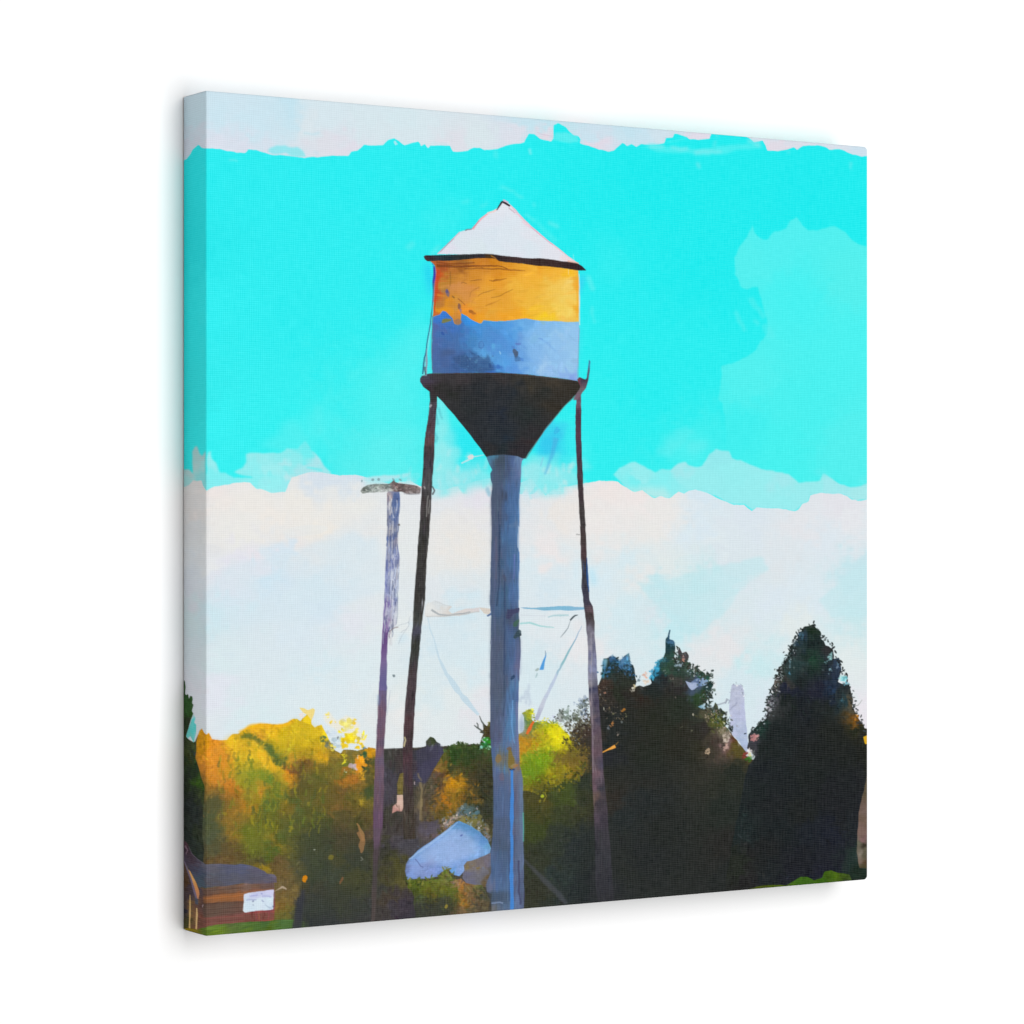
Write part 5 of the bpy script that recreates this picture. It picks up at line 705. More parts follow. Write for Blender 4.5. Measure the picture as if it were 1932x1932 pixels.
for x, y, rx, ry, c, a in ((1265, 1000, 7, 9, (132, 112, 78), .9), (1400, 1000, 7, 20, (126, 108, 56), .9), (1385, 890, 6, 5, (120, 96, 76), .8), (1430, 1100, 9, 4, (150, 134, 96), .8), (1470, 1100, 5, 6, (158, 116, 78), .9), (1330, 1000, 5, 4, (110, 110, 110), .7), (1430, 40, 3, 7, (44, 66, 96), .8), (1290, 1220, 6, 9, (112, 100, 116), .6)):
    blob(N, x, y, rx, ry, c, alpha=a, rough=1)
poly(H([(1690, 1545), (1760, 1548), (1825, 1530), (1822, 1580), (1760, 1600), (1720, 1650), (1680, 1650), (1690, 1590)]), (66, 68, 98), alpha=.85, rough=.8)
blob(H, 1665, 1220, 5, 9, (76, 84, 108), alpha=.8); blob(H, 1800, 1820, 6, 10, (56, 74, 82), alpha=.85, rough=1); blob(H, 1830, 1815, 3, 4, (56, 68, 78), alpha=.9); blob(H, 1790, 1700, 3, 9, (70, 104, 80), alpha=.7)
blob(H, 1490, 290, 5, 14, (150, 196, 214), alpha=.8, soft=1, rough=2)
line(I([(580, 380), (570, 700)]), 2.5, (112, 122, 186), alpha=.6); line(I([(345, 150), (340, 700)]), 3, (104, 100, 124), alpha=.5)
line(O([(1340, 1625), (1500, 1625)]), 3, (134, 152, 184), alpha=.7, rough=1)
line(O([(1775, 380), (1778, 780)]), 2, (90, 186, 170), alpha=.7); line(O([(1715, 1030), (1720, 1480), (1740, 1640)]), 4, (66, 68, 96), alpha=.7, rough=1)

# bowl
cone = G([(60, 345), (58, 310), (78, 278), (130, 262), (185, 254), (500, 250), (900, 245), (1200, 262), (1500, 298), (1740, 332), (1765, 345), (1790, 390), (1740, 470), (1690, 520), (1600, 605), (1400, 850), (1290, 1010), (1185, 1170), (1150, 1165), (1100, 1140), (950, 1125), (800, 1138), (768, 1152), (700, 1050), (600, 920), (400, 672), (300, 560), (240, 498), (242, 560), (165, 560), (165, 455), (90, 400)])
cmk = poly(cone, ctrl(G, '80 320 74 70 86;120 350 70 62 74;150 420 58 50 52;250 280 62 58 60;250 400 46 46 44;500 280 62 58 60;900 280 62 57 57;1200 300 62 58 50;1500 340 64 58 50;1690 380 54 50 44;400 450 46 48 46;700 450 42 46 50;1000 450 42 48 54;1400 450 46 48 46;600 650 44 48 50;900 700 40 46 56;1200 700 44 50 50;1500 620 54 50 44;800 950 44 50 56;1000 950 38 48 58;1150 950 46 48 50;1240 1000 56 48 50;950 1080 40 48 52;800 1060 48 48 50;1130 1110 52 48 52'), rough=.35, part=p_tcone, power=2.2, warp=5, grain=.03)
line(G([(1745, 470), (1600, 610), (1400, 860), (1290, 1015), (1190, 1170)]), 2, (110, 66, 62), alpha=.55, rough=.4)
line(G([(190, 256), (900, 248), (1500, 302), (1738, 334)]), 2.5, (82, 70, 70), alpha=.6, rough=.4)
# tank
ty = F([(170, 712), (400, 700), (650, 680), (850, 675), (920, 712), (1250, 750), (1500, 775), (1755, 812), (1764, 1000), (1765, 1180), (1762, 1366), (1640, 1370), (1500, 1360), (1350, 1357), (1270, 1345), (1200, 1330), (1140, 1335), (1080, 1345), (950, 1362), (840, 1362), (740, 1350), (716, 1386), (690, 1386), (600, 1340), (560, 1305), (500, 1275), (495, 1390), (430, 1395), (410, 1330), (370, 1290), (335, 1258), (300, 1250), (270, 1290), (195, 1312), (200, 1200), (208, 1080), (216, 950), (232, 830), (215, 760)])
TY = ctrl(F, '225 900 196 78 40;230 1050 190 86 46;215 1230 204 100 46;250 760 166 84 46;330 860 186 134 52;320 960 190 136 56;330 1040 168 124 74;290 1120 184 122 60;320 1190 230 152 34;250 1270 196 116 54;450 850 205 138 58;450 1000 206 140 80;560 1000 214 144 76;520 1080 212 145 75;450 1190 206 146 66;450 1290 206 138 62;380 1220 222 148 44;600 900 212 142 50;700 830 212 142 54;500 740 150 92 42;700 720 196 122 44;900 740 210 136 40;850 700 196 122 34;1000 850 224 150 45;850 960 230 158 52;750 1050 228 160 60;850 1100 226 162 60;650 1180 226 160 60;800 1250 228 166 62;700 1320 234 162 44;560 1270 234 144 48;640 1340 232 138 40;1000 1180 230 166 58;1100 1000 236 180 66;1200 880 240 178 60;1300 800 236 165 48;1500 830 240 176 58;1650 830 246 190 45;1500 1000 238 196 88;1620 960 240 206 110;1650 1100 238 205 100;1650 1250 242 212 104;1400 1150 238 190 72;1250 1150 236 182 66;1300 1270 240 186 56;1400 1345 246 206 40;1200 1310 240 178 44;1100 1300 238 166 46;950 1330 236 160 44;1600 1340 240 192 84;1745 1000 236 172 58;1745 1250 236 170 50;1550 1200 240 204 90')
tym = poly(ty, TY, rough=.5, part=p_tower, power=2.9, warp=5)
daubs(tym, 260, ln=(5, 14), wd=(1.2, 3), ang=-12, sd=15, jit=.03, hue=.01, spread=5, alpha=(.25, .6))
for p_, w, c, a in (([(235, 765), (450, 775), (700, 765), (930, 770), (1000, 798)], [6, 4, 3, 3.4, 1.5], (116, 62, 34), .75), ([(230, 735), (420, 745), (640, 735)], 4, (126, 68, 38), .6), ([(720, 800), (900, 800), (1050, 805), (1190, 822)], [1.5, 3, 3, 1], (140, 84, 36), .75), ([(540, 800), (640, 795), (740, 790)], 2, (120, 74, 40), .6),
                    ([(590, 922), (650, 918), (720, 908)], [1, 2.5, 1], (130, 84, 42), .7), ([(800, 925), (840, 932), (890, 920), (990, 905)], [1, 3.4, 1.6, 1], (140, 84, 34), .75), ([(500, 950), (530, 945), (560, 952)], 1.8, (130, 86, 46), .6), ([(680, 1092), (740, 1055), (800, 1030), (865, 1018)], [1, 1.8, 1.8, 1], (156, 104, 44), .75), ([(820, 1108), (930, 1082), (990, 1050), (1055, 1018)], [1, 1.8, 2, 1], (156, 104, 40), .8),
                    ([(760, 1200), (800, 1180), (860, 1160), (930, 1125)], [1, 2, 1.4, 1], (176, 116, 44), .6), ([(596, 1100), (610, 1050), (650, 1015), (700, 990)], 1.2, (160, 108, 50), .6), ([(470, 1120), (510, 1150), (550, 1195)], 1.8, (150, 92, 52), .7), ([(385, 820), (384, 900), (380, 980)], 1.6, (130, 92, 40), .6), ([(405, 1090), (430, 1110)], 2.4, (120, 88, 50), .7), ([(640, 1120), (600, 1200)], 1.2, (190, 130, 50), .5), ([(1320, 790), (1500, 800)], 1.4, (206, 140, 46), .6), ([(1300, 860), (1730, 890)], 2, (232, 170, 60), .4)):
    line(F(p_), w, c, alpha=a, rough=.7)
line(F([(262, 800), (250, 900), (240, 1000), (225, 1130), (208, 1260)]), [5, 5, 4, 3, 3], (198, 76, 42), alpha=.8, rough=.6)
line(F([(232, 790), (226, 880), (212, 1000), (205, 1150)]), [4, 4, 2.5, 1.5], (214, 72, 96), alpha=.6, rough=.4)
line(F([(208, 770), (212, 860), (205, 930), (200, 1020)]), [3, 4.5, 3.5, 2], (66, 56, 160), alpha=.9, rough=.4)
line(F([(205, 1010), (196, 1120), (188, 1230)]), 2, (200, 150, 200), alpha=.7, rough=.3)
for x, y, rx, ry, c, a in ((355, 1058, 6, 9, (122, 104, 118), .85), (350, 1045, 3, 4, (90, 84, 130), .8), (610, 1258, 6, 4, (156, 96, 44), .8), (480, 1205, 3, 5, (120, 86, 84), .8), (490, 1240, 3, 4, (150, 120, 130), .8), (640, 1275, 4, 3, (166, 100, 44), .7)):
    blob(F, x, y, rx, ry, c, alpha=a, rough=1)
line(F([(1650, 760), (1652, 860)]), 2, (244, 214, 150), alpha=.7)
line(F([(1742, 830), (1746, 1100), (1742, 1320)]), 3, (234, 166, 52), alpha=.6, rough=.4)
tbl = F([(195, 1312), (270, 1290), (300, 1250), (335, 1258), (370, 1290), (410, 1330), (430, 1395), (495, 1390), (500, 1275), (560, 1305), (600, 1340), (690, 1386), (716, 1386), (740, 1350), (840, 1362), (950, 1362), (1080, 1345), (1140, 1335), (1200, 1330), (1270, 1345), (1350, 1357), (1500, 1360), (1640, 1370), (1762, 1366), (1765, 1440), (1755, 1700), (1745, 1996), (1500, 1963), (1200, 1927), (900, 1910), (500, 1914), (190, 1918), (186, 1700), (192, 1450)])
TB = ctrl(F, '220 1400 88 104 164;220 1600 84 104 160;300 1280 58 126 218;330 1330 64 116 196;350 1500 68 114 176;300 1650 76 108 164;560 1330 56 144 228;620 1370 60 146 226;520 1440 72 128 196;600 1450 68 140 202;450 1600 74 116 170;560 1560 72 136 192;300 1750 74 98 146;470 1740 66 94 146;600 1800 58 94 142;350 1850 72 104 156;450 1890 66 100 156;800 1380 72 150 218;800 1550 80 140 202;850 1600 82 138 206;700 1680 92 158 216;790 1660 96 170 224;900 1650 86 146 212;1000 1450 84 154 222;1000 1600 84 146 212;980 1800 90 162 228;900 1770 86 156 220;1100 1620 106 156 216;1080 1450 92 160 222;1150 1400 110 176 230;1300 1500 130 186 232;1300 1400 122 180 232;1200 1520 118 176 230;1300 1700 122 176 230;1250 1850 124 178 228;1600 1500 156 202 236;1500 1620 140 190 234;1650 1700 150 198 234;1650 1850 152 198 232;1500 1900 144 186 232;1400 1870 164 202 236;1680 1970 128 158 226;850 1890 64 114 190;1100 1880 92 150 220;750 1850 60 100 156;1550 1390 134 190 234')
tbm = poly(tbl, TB, rough=.45, part=p_tblue, power=2.9, warp=7)
for pts, c, a in (([(1250, 1390), (1755, 1390), (1745, 1960), (1300, 1900), (1180, 1700)], (150, 194, 232), .35), ([(195, 1330), (560, 1400), (600, 1700), (190, 1900)], (74, 106, 162), .35)):
    poly(F(pts), c, alpha=a, rough=2, soft=6)
daubs(tbm, 260, ln=(4, 11), wd=(1.5, 4), ang=60, sd=40, jit=.03, hue=.01, spread=6, alpha=(.25, .55))
poly(F([(430, 1730), (520, 1722), (600, 1735), (680, 1725), (760, 1740), (780, 1690), (800, 1760), (860, 1880), (780, 1890), (600, 1885), (520, 1860), (440, 1800)]), (60, 88, 130), alpha=.65, rough=2, soft=1)
poly(F([(310, 1660), (420, 1640), (440, 1700), (380, 1720), (300, 1730)]), (74, 94, 134), alpha=.6, rough=2, soft=2)
for x, y, rx, ry, c, a in ((1088, 1722, 6, 12, (74, 98, 128), .95), (1082, 1690, 5, 8, (80, 96, 122), .9), (1095, 1760, 7, 6, (74, 116, 166), .7), (1100, 1605, 5, 3, (94, 120, 186), .7), (1060, 1640, 4, 4, (84, 120, 190), .6), (715, 1610, 6, 9, (72, 112, 172), .6), (715, 1605, 3, 5, (86, 146, 206), .7), (300, 1495, 3, 5, (54, 90, 160), .8), (335, 1350, 9, 4, (124, 124, 72), .95), (460, 1365, 7, 6, (156, 118, 88), .8), (600, 1760, 3, 3, (96, 140, 176), .7), (660, 1790, 4, 3, (84, 130, 170), .6), (740, 1750, 3, 3, (90, 146, 190), .7), (800, 1840, 3, 4, (44, 76, 130), .7), (900, 1850, 3, 6, (60, 110, 190), .7), (1150, 1770, 4, 5, (84, 136, 206), .7), (1350, 1550, 6, 3, (110, 158, 220), .6), (920, 1700, 1.5, 4, (150, 200, 236), .7)):
    blob(F, x, y, rx, ry, c, alpha=a, rough=1.1)
line(F([(1340, 1545), (1420, 1590), (1520, 1680)]), [2, 3, 1.5], (112, 160, 220), alpha=.5, rough=1, soft=1)
for _ in range(70):
    blob(F, rng.uniform(420, 860), rng.uniform(1700, 1890), rng.uniform(.8, 2), rng.uniform(.8, 2.4), [(50, 76, 120), (90, 136, 180), (64, 100, 150)][rng.integers(0, 3)], alpha=.5, rough=.5)
line(F([(1762, 850), (1770, 1000), (1770, 1250), (1768, 1400)]), [1.5, 2, 2, 2], (222, 224, 232), alpha=.85, rough=.3)
line(F([(1765, 1430), (1758, 1700), (1750, 1990)]), 1.6, (150, 150, 186), alpha=.7, rough=.3)
line(F([(188, 1300), (186, 1500), (184, 1880)]), 1.6, (118, 110, 120), alpha=.6, rough=.4)
# left strut
poly(F([(170, 1340), (150, 1500), (110, 1720), (88, 1900), (84, 1945), (132, 1945), (140, 1720), (178, 1440), (188, 1300)]), (150, 236, 240), alpha=.55, rough=.4)
line(F([(205, 950), (196, 1130), (168, 1390), (130, 1620), (100, 1800), (88, 1930)]), [1.8, 2, 2.2, 2.4, 2.4, 2.4], (52, 118, 146), rough=.3, part=p_tstrut)
line(F([(132, 1650), (128, 1780), (124, 1940)]), [1.4, 3.4, 4], (138, 156, 176), alpha=.9, rough=.4, part=p_tstrut)
line(F([(112, 1850), (118, 1940)]), 3, (80, 96, 110), alpha=.8, rough=.5)
# right bracket
poly(G([(1742, 320), (1768, 292), (1800, 310), (1826, 322), (1842, 308), (1856, 200), (1868, 105), (1882, 125), (1876, 220), (1862, 330), (1835, 415), (1795, 460), (1770, 500), (1735, 540), (1695, 542), (1720, 490), (1765, 420), (1778, 390), (1760, 350)]), ctrl(G, '1770 320 120 62 76;1830 330 66 60 74;1866 180 70 130 166;1860 250 84 100 122;1840 370 92 80 92;1790 440 112 100 104;1740 510 120 90 104;1720 530 110 130 146'), rough=.4, part=p_thook, warp=2)
# roof
rf = F([(240, 640), (330, 560), (420, 470), (480, 405), (545, 385), (620, 365), (700, 270), (780, 200), (870, 160), (920, 110), (940, 75), (970, 65), (1020, 105), (1080, 185), (1180, 285), (1300, 390), (1500, 550), (1640, 660), (1790, 765), (1500, 730), (1300, 705), (950, 665), (700, 650)])
rfm = poly(rf, ctrl(F, '300 620 222 222 234;500 500 216 226 234;800 300 220 226 236;900 200 224 228 236;800 500 216 227 236;1000 400 218 228 236;1200 550 217 228 236;1100 650 222 226 236;700 600 216 228 234;1500 650 224 226 234;1650 710 232 218 222;1300 450 222 226 234'), rough=.3, part=p_troof, warp=6)
for p_, w, c, a in (([(245, 638), (330, 560), (420, 470), (482, 408)], 2, (226, 178, 196), .8), ([(270, 620), (420, 475)], 1.2, (140, 110, 130), .5), ([(482, 404), (545, 387)], 1.4, (190, 216, 226), .8), ([(545, 387), (620, 368)], 2.2, (120, 110, 120), .7), ([(620, 370), (700, 278), (780, 206)], [4, 4, 2.5], (246, 170, 180), .9), ([(620, 365), (690, 280)], 1.2, (150, 90, 110), .6), ([(780, 206), (880, 162)], 2.5, (240, 206, 200), .9), ([(1030, 118), (1090, 190), (1180, 288), (1320, 405), (1500, 552), (1640, 665), (1740, 735)], [3, 5, 3, 3, 3, 2.5, 2], (238, 198, 210), .9), ([(1010, 140), (1080, 200)], 3, (200, 160, 176), .7), ([(1240, 345), (1340, 430), (1480, 540)], 1.6, (224, 150, 176), .6), ([(1150, 290), (1250, 370)], 2.4, (240, 196, 210), .5), ([(1640, 715), (1760, 740)], 2.6, (230, 180, 160), .8), ([(950, 62), (1010, 85)], 3, (214, 176, 206), .8), ([(1700, 640), (1708, 700)], 2, (150, 236, 240), .6)):
    line(F(p_), w, c, alpha=a, rough=.4)
line(F([(880, 168), (905, 125), (938, 78), (975, 95), (1022, 124)]), [1.6, 3, 4, 4.4, 3], (56, 42, 50), rough=.25, part=p_tcap)
ev = F([(95, 668), (115, 655), (180, 650), (400, 648), (560, 642), (700, 637), (830, 641), (960, 658), (1100, 672), (1250, 690), (1340, 686), (1500, 703), (1640, 722), (1740, 738), (1800, 770), (1842, 815), (1760, 818), (1700, 808), (1600, 792), (1400, 772), (1250, 757), (1100, 737), (980, 725), (905, 715), (870, 690), (830, 682), (650, 690), (400, 712), (200, 716), (135, 716), (108, 700)])
poly(ev, ctrl(F, '120 690 78 52 54;150 680 50 46 52;300 680 42 54 58;500 680 46 50 50;700 660 50 46 52;800 665 70 52 34;900 690 54 44 46;1100 710 66 50 50;1300 730 60 46 44;1500 750 62 46 46;1700 780 56 42 42;1800 800 52 42 50'), rough=.4, part=p_teave, warp=3, grain=.05)
line(F([(190, 735), (205, 770)]), 3, (60, 90, 170), alpha=.5, rough=.5)
line(F([(170, 715), (220, 740), (240, 800)]), 3, (190, 96, 52), alpha=.6, rough=.5)
line(F([(820, 655), (880, 690)]), 2, (206, 140, 50), alpha=.7, rough=.5)

img = np.clip(img, 0, 1)

# stray specks of a part cut off from the rest go to the part around them
def drop_crumbs():
    for k in range(len(PARTS)):
        ys, xs = np.nonzero(lab == k)
        if not 0 < len(ys) < 60000: continue
        todo = set(zip(ys.tolist(), xs.tolist())); comps = []
        while todo:
            st_ = [todo.pop()]; comp = [st_[0]]
            while st_:
                y, x = st_.pop()
                for q in ((y + 1, x), (y - 1, x), (y, x + 1), (y, x - 1)):
                    if q in todo: todo.discard(q); st_.append(q); comp.append(q)
            comps.append(comp)
        big = max(len(c) for c in comps)
        for c in comps:
            if len(c) < .12 * big:
                for y, x in sorted(c, key=lambda q: q[1]):
                    lab[y, x] = lab[y, x - 1] if x else lab[y - 1, x]
drop_crumbs()

# ------------------------------------------------------------------ grid -> wrapped canvas meshes
# mirror the picture over the other three edges, as a gallery wrap does
def pad_wrap(a):
    a = np.concatenate([a, a[:, -2:-2 - NS:-1]], axis=1)
    return np.concatenate([a[NS:0:-1], a, a[-2:-2 - NS:-1]], axis=0)
col = pad_wrap(img); lb = pad_wrap(lab)
lb[NS + NY + 1:][lb[NS + NY + 1:] == p_hwin] = p_house      # the mirrored strip under the house stays wall
lin = np.where(col <= .04045, col / 12.92, ((col + .055) / 1.055) ** 2.4).astype(np.float32) / E0
lin = np.maximum(lin - .003, .003)
RY, RX = lb.shape
uu = (np.arange(RX) - NS) / NX * S
vv = (np.arange(RY) - NS) / NY * S
uu[:NS] = -(NS - np.arange(NS)) / NS * T; uu[NS + NX + 1:] = S + (np.arange(NS) + 1) / NS * T
vv[:NS] = -(NS - np.arange(NS)) / NS * T; vv[NS + NY + 1:] = S + (np.arange(NS) + 1) / NS * T
def bend(t, k=.0016):
    """position along the face and depth for a sheet folded over both ends with a small round edge"""
    def one(s):                      # s: signed distance inside the edge
        pos = np.where(s >= k, s, 0.0); dep = np.where(s <= -k, -s, 0.0)
        q = np.clip((s + k) / (2 * k), 0, 1)
        mid = (s > -k) & (s < k)
        return np.where(mid, k * q * q, pos), np.where(mid, k * (1 - q) ** 2, dep)
    pa, da = one(t); pb, db = one(S - t)
    return np.where(t < S / 2, pa, S - pb), np.where(t < S / 2, da, db)
px, dx = bend(uu); pz, dz = bend(vv)
GX = np.broadcast_to(px[None], lb.shape).copy(); GZ = np.broadcast_to((S - pz)[:, None], lb.shape).copy()
GY = np.clip(dx[None] + dz[:, None], 0, T)
for sx, r in ((0, .0010), (1, .0034)):         # softly rounded corners
    for sz in (0, 1):
        ex = np.clip((GX - (S - r)) if sx else (r - GX), 0, r); ez = np.clip((GZ - (S - r)) if sz else (r - GZ), 0, r)
        k = np.maximum(ex, ez) / np.maximum(np.hypot(ex, ez), 1e-9)
        on = (ex > 0) & (ez > 0)
        GX = np.where(on, (S - r + ex * k) if sx else (r - ex * k), GX); GZ = np.where(on, (S - r + ez * k) if sz else (r - ez * k), GZ)
co = np.stack([GX, GY, GZ - S / 2], -1).reshape(-1, 3).astype(np.float32)
flat = lin.reshape(-1, 3)
ii, jj = np.meshgrid(np.arange(RY - 1), np.arange(RX - 1), indexing='ij')
outx = (jj < NS) | (jj >= NS + NX); outy = (ii < NS) | (ii >= NS + NY)
keep = ~(outx & outy)
v00 = ii * RX + jj
quads = np.stack([v00, v00 + RX, v00 + RX + 1, v00 + 1], -1)[keep]
flab = lb[:-1, :-1][keep]

sc = bpy.context.scene
coll = sc.collection

# ------------------------------------------------------------------ materials
def canvas_material():
    m = bpy.data.materials.new('printed_canvas'); m.use_nodes = True
    nt = m.node_tree; n = nt.nodes; l = nt.links
    b = n['Principled BSDF']
    b.inputs['Roughness'].default_value = .75
    b.inputs['Specular IOR Level'].default_value = .04
    at = n.new('ShaderNodeAttribute'); at.attribute_name = 'ink'
    tc = n.new('ShaderNodeTexCoord'); sp_ = n.new('ShaderNodeSeparateXYZ'); l.new(tc.outputs['Object'], sp_.inputs[0])
    def math_(op, a, c=None):
        q = n.new('ShaderNodeMath'); q.operation = op
        for k, v in ((0, a), (1, c)):
            if v is None: continue
            if isinstance(v, (int, float)): q.inputs[k].default_value = v
            else: l.new(v, q.inputs[k])
        return q.outputs[0]
    nz = n.new('ShaderNodeTexNoise'); nz.inputs['Scale'].default_value = 60; nz.inputs['Detail'].default_value = 3
    l.new(tc.outputs['Object'], nz.inputs['Vector'])
    wob = math_('MULTIPLY', nz.outputs['Fac'], 5.0)
    f = 2 * math.pi / .00150
    across = math_('ADD', math_('MULTIPLY', math_('ADD', sp_.outputs['X'], sp_.outputs['Y']), f), wob)
    down = math_('ADD', math_('MULTIPLY', sp_.outputs['Z'], f), wob)
    sx, sz = math_('SINE', across), math_('SINE', down)
    slub = n.new('ShaderNodeTexNoise'); slub.inputs['Scale'].default_value = 1; slub.inputs['Detail'].default_value = 2
    mp = n.new('ShaderNodeMapping'); mp.inputs['Scale'].default_value = (90, 90, 1300); l.new(tc.outputs['Object'], mp.inputs['Vector']); l.new(mp.outputs[0], slub.inputs['Vector'])
    slub2 = n.new('ShaderNodeTexNoise'); slub2.inputs['Scale'].default_value = 1; slub2.inputs['Detail'].default_value = 2
    mp2 = n.new('ShaderNodeMapping'); mp2.inputs['Scale'].default_value = (1300, 1300, 90); l.new(tc.outputs['Object'], mp2.inputs['Vector']); l.new(mp2.outputs[0], slub2.inputs['Vector'])
    th = math_('ADD', math_('SUBTRACT', slub.outputs['Fac'], .5), math_('SUBTRACT', slub2.outputs['Fac'], .5))
    weave = math_('ADD', math_('MULTIPLY', math_('ADD', sx, sz), .5), math_('MULTIPLY', th, 2.2))
    gain = math_('ADD', math_('MULTIPLY', weave, .040), 1.0)
    lift = math_('MULTIPLY', weave, .0115)
    v1 = n.new('ShaderNodeVectorMath'); v1.operation = 'SCALE'; l.new(at.outputs['Color'], v1.inputs[0]); l.new(gain, v1.inputs['Scale'])
    v2 = n.new('ShaderNodeVectorMath'); v2.operation = 'ADD'; l.new(v1.outputs[0], v2.inputs[0])
    cx = n.new('ShaderNodeCombineXYZ'); [l.new(lift, cx.inputs[k]) for k in range(3)]; l.new(cx.outputs[0], v2.inputs[1])
    v3 = n.new('ShaderNodeVectorMath'); v3.operation = 'MAXIMUM'; l.new(v2.outputs[0], v3.inputs[0]); v3.inputs[1].default_value = (.002, .002, .002)
    l.new(v3.outputs[0], b.inputs['Base Color'])
    bp = n.new('ShaderNodeBump'); bp.inputs['Strength'].default_value = .25; bp.inputs['Distance'].default_value = .00012
    l.new(weave, bp.inputs['Height']); l.new(bp.outputs[0], b.inputs['Normal'])
    return m
canvas_mat = canvas_material()

def plain(name, base, rough, var=.0, scale=8.0):
    m = bpy.data.materials.new(name); m.use_nodes = True
    nt = m.node_tree; b = nt.nodes['Principled BSDF']
    b.inputs['Roughness'].default_value = rough; b.inputs['Specular IOR Level'].default_value = .1
    nz = nt.nodes.new('ShaderNodeTexNoise'); nz.inputs['Scale'].default_value = scale; nz.inputs['Detail'].default_value = 4
    tc = nt.nodes.new('ShaderNodeTexCoord'); nt.links.new(tc.outputs['Object'], nz.inputs['Vector'])
    r = nt.nodes.new('ShaderNodeValToRGB')
    r.color_ramp.elements[0].color = (*[c * (1 - var) for c in base], 1); r.color_ramp.elements[1].color = (*[min(c * (1 + var), 1) for c in base], 1)
    nt.links.new(nz.outputs['Fac'], r.inputs[0]); nt.links.new(r.outputs[0], b.inputs['Base Color'])
    return m

# ------------------------------------------------------------------ objects
root = bpy.data.objects.new('canvas_print', None); coll.objects.link(root)
root.location = (0, 0, 0); root.empty_display_size = .1
root['label'] = 'square wrapped canvas print of a painted water tower under turquoise sky on a white wall'
root['category'] = 'canvas print'

def build(name, faces, parent):
    used, inv = np.unique(faces.ravel(), return_inverse=True)
    me = bpy.data.meshes.new(name)
    nf = len(faces)
    me.vertices.add(len(used)); me.vertices.foreach_set('co', co[used].ravel())
    me.loops.add(nf * 4); me.loops.foreach_set('vertex_index', inv.astype(np.int32).ravel())
    me.polygons.add(nf); me.polygons.foreach_set('loop_start', np.arange(0, nf * 4, 4, dtype=np.int32))
    try: me.polygons.foreach_set('loop_total', np.full(nf, 4, np.int32))
    except Exception: pass
    me.polygons.foreach_set('use_smooth', np.ones(nf, bool))
    at = me.attributes.new('ink', 'FLOAT_COLOR', 'POINT')
    at.data.foreach_set('color', np.c_[flat[used], np.ones(len(used), np.float32)].ravel())
    me.update(); me.validate()
    me.materials.append(canvas_mat)
    o = bpy.data.objects.new(name, me); coll.objects.link(o); o.parent = parent
    return o
objs = []
for k, (name, par, label) in enumerate(PARTS):
    fs = quads[flab == k]
    if len(fs) == 0:
        objs.append(None); continue
    o = build(name, fs, root if par is None else (objs[par] or root))
    if label: o['label'] = label
    objs.append(o)

# wooden stretcher board closing the back of the wrap
bm_v = [(.001, T - .012, -S / 2 + .001), (S - .001, T - .012, -S / 2 + .001), (S - .001, T - .012, S / 2 - .001), (.001, T - .012, S / 2 - .001)]
bm_v += [(x, T - .0005, z) for x, _, z in bm_v]
me = bpy.data.meshes.new('stretcher_frame')
me.from_pydata(bm_v, [], [(0, 1, 2, 3), (7, 6, 5, 4), (0, 4, 5, 1), (1, 5, 6, 2), (2, 6, 7, 3), (3, 7, 4, 0)])
me.materials.append(plain('pine_wood', (.45, .30, .17), .6, .15, 30))
st = bpy.data.objects.new('stretcher_frame', me); coll.objects.link(st); st.parent = root

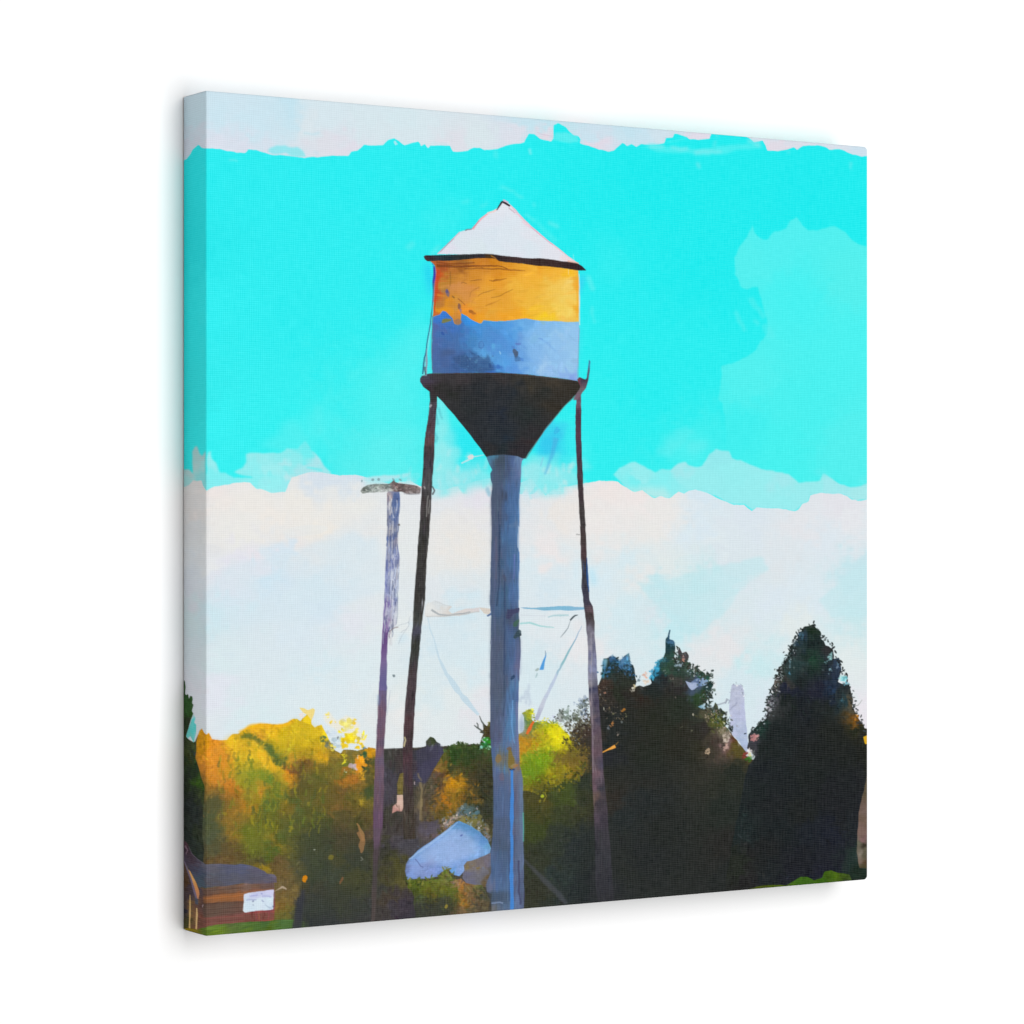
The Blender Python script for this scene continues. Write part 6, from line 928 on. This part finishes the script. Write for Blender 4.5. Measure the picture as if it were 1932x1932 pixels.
# the white wall
wy = T + .0008
me = bpy.data.meshes.new('wall')
me.from_pydata([(-8, wy, -5), (12, wy, -5), (12, wy, 5), (-8, wy, 5), (-8, wy + .1, -5), (12, wy + .1, -5), (12, wy + .1, 5), (-8, wy + .1, 5)], [], [(0, 1, 2, 3), (7, 6, 5, 4), (0, 4, 5, 1), (2, 6, 7, 3), (1, 5, 6, 2), (3, 7, 4, 0)])
me.materials.append(plain('white_wall_paint', (.945, .945, .945), .8, .003, 5))
wall = bpy.data.objects.new('wall', me); coll.objects.link(wall); wall['kind'] = 'structure'
wall['label'] = 'plain bright white wall behind the canvas'

# ------------------------------------------------------------------ light
AMB, KEY = 0.13, 1.215
w = bpy.data.worlds.new('World'); sc.world = w; w.use_nodes = True
w.node_tree.nodes['Background'].inputs[0].default_value = (1, 1, 1, 1); w.node_tree.nodes['Background'].inputs[1].default_value = AMB
ld = bpy.data.lights.new('softbox', 'AREA'); ld.shape = 'RECTANGLE'; ld.size = 5.0; ld.size_y = 9.0
dist = 7.0
lo = bpy.data.objects.new('softbox', ld); coll.objects.link(lo)
lo.location = (S / 2 + 1.3, -dist, .25)
import mathutils
lo.rotation_euler = (mathutils.Vector((S / 2 + .1, 0, 0)) - lo.location).to_track_quat('-Z', 'Y').to_euler()
# irradiance/pi at the print from a disk of power W: W/(pi*A*... ) solved numerically below
rr = ld.size / 2
ld.energy = KEY * math.pi * math.pi * (dist ** 2 + rr ** 2)
# added fill lamp far left, raking the wall to brighten the wrapped left edge
l2d = bpy.data.lights.new('side_fill_lamp', 'AREA'); l2d.shape = 'RECTANGLE'; l2d.size = 1.0; l2d.size_y = 1.6; l2d.energy = 25.0
l2o = bpy.data.objects.new('side_fill_lamp', l2d); coll.objects.link(l2o); l2o.location = (-4.2, -.75, .2)
l2o.rotation_euler = (mathutils.Vector((0, .02, 0)) - l2o.location).to_track_quat('-Z', 'Y').to_euler()
# ------------------------------------------------------------------ camera
cam = bpy.data.cameras.new('camera'); cam.lens = 102.17; cam.sensor_width = 36; cam.clip_end = 60
cobj = bpy.data.objects.new('camera', cam); coll.objects.link(cobj)
cobj.location = (-1.5178 * S, -3.1039 * S, .0010)
cobj.rotation_euler = (math.pi / 2, 0, -math.radians(32.07))
sc.camera = cobj
sc.view_settings.view_transform = 'Standard'; sc.view_settings.look = 'None'
sc.view_settings.exposure = 0; sc.view_settings.gamma = 1; sc.view_settings.use_curve_mapping = False
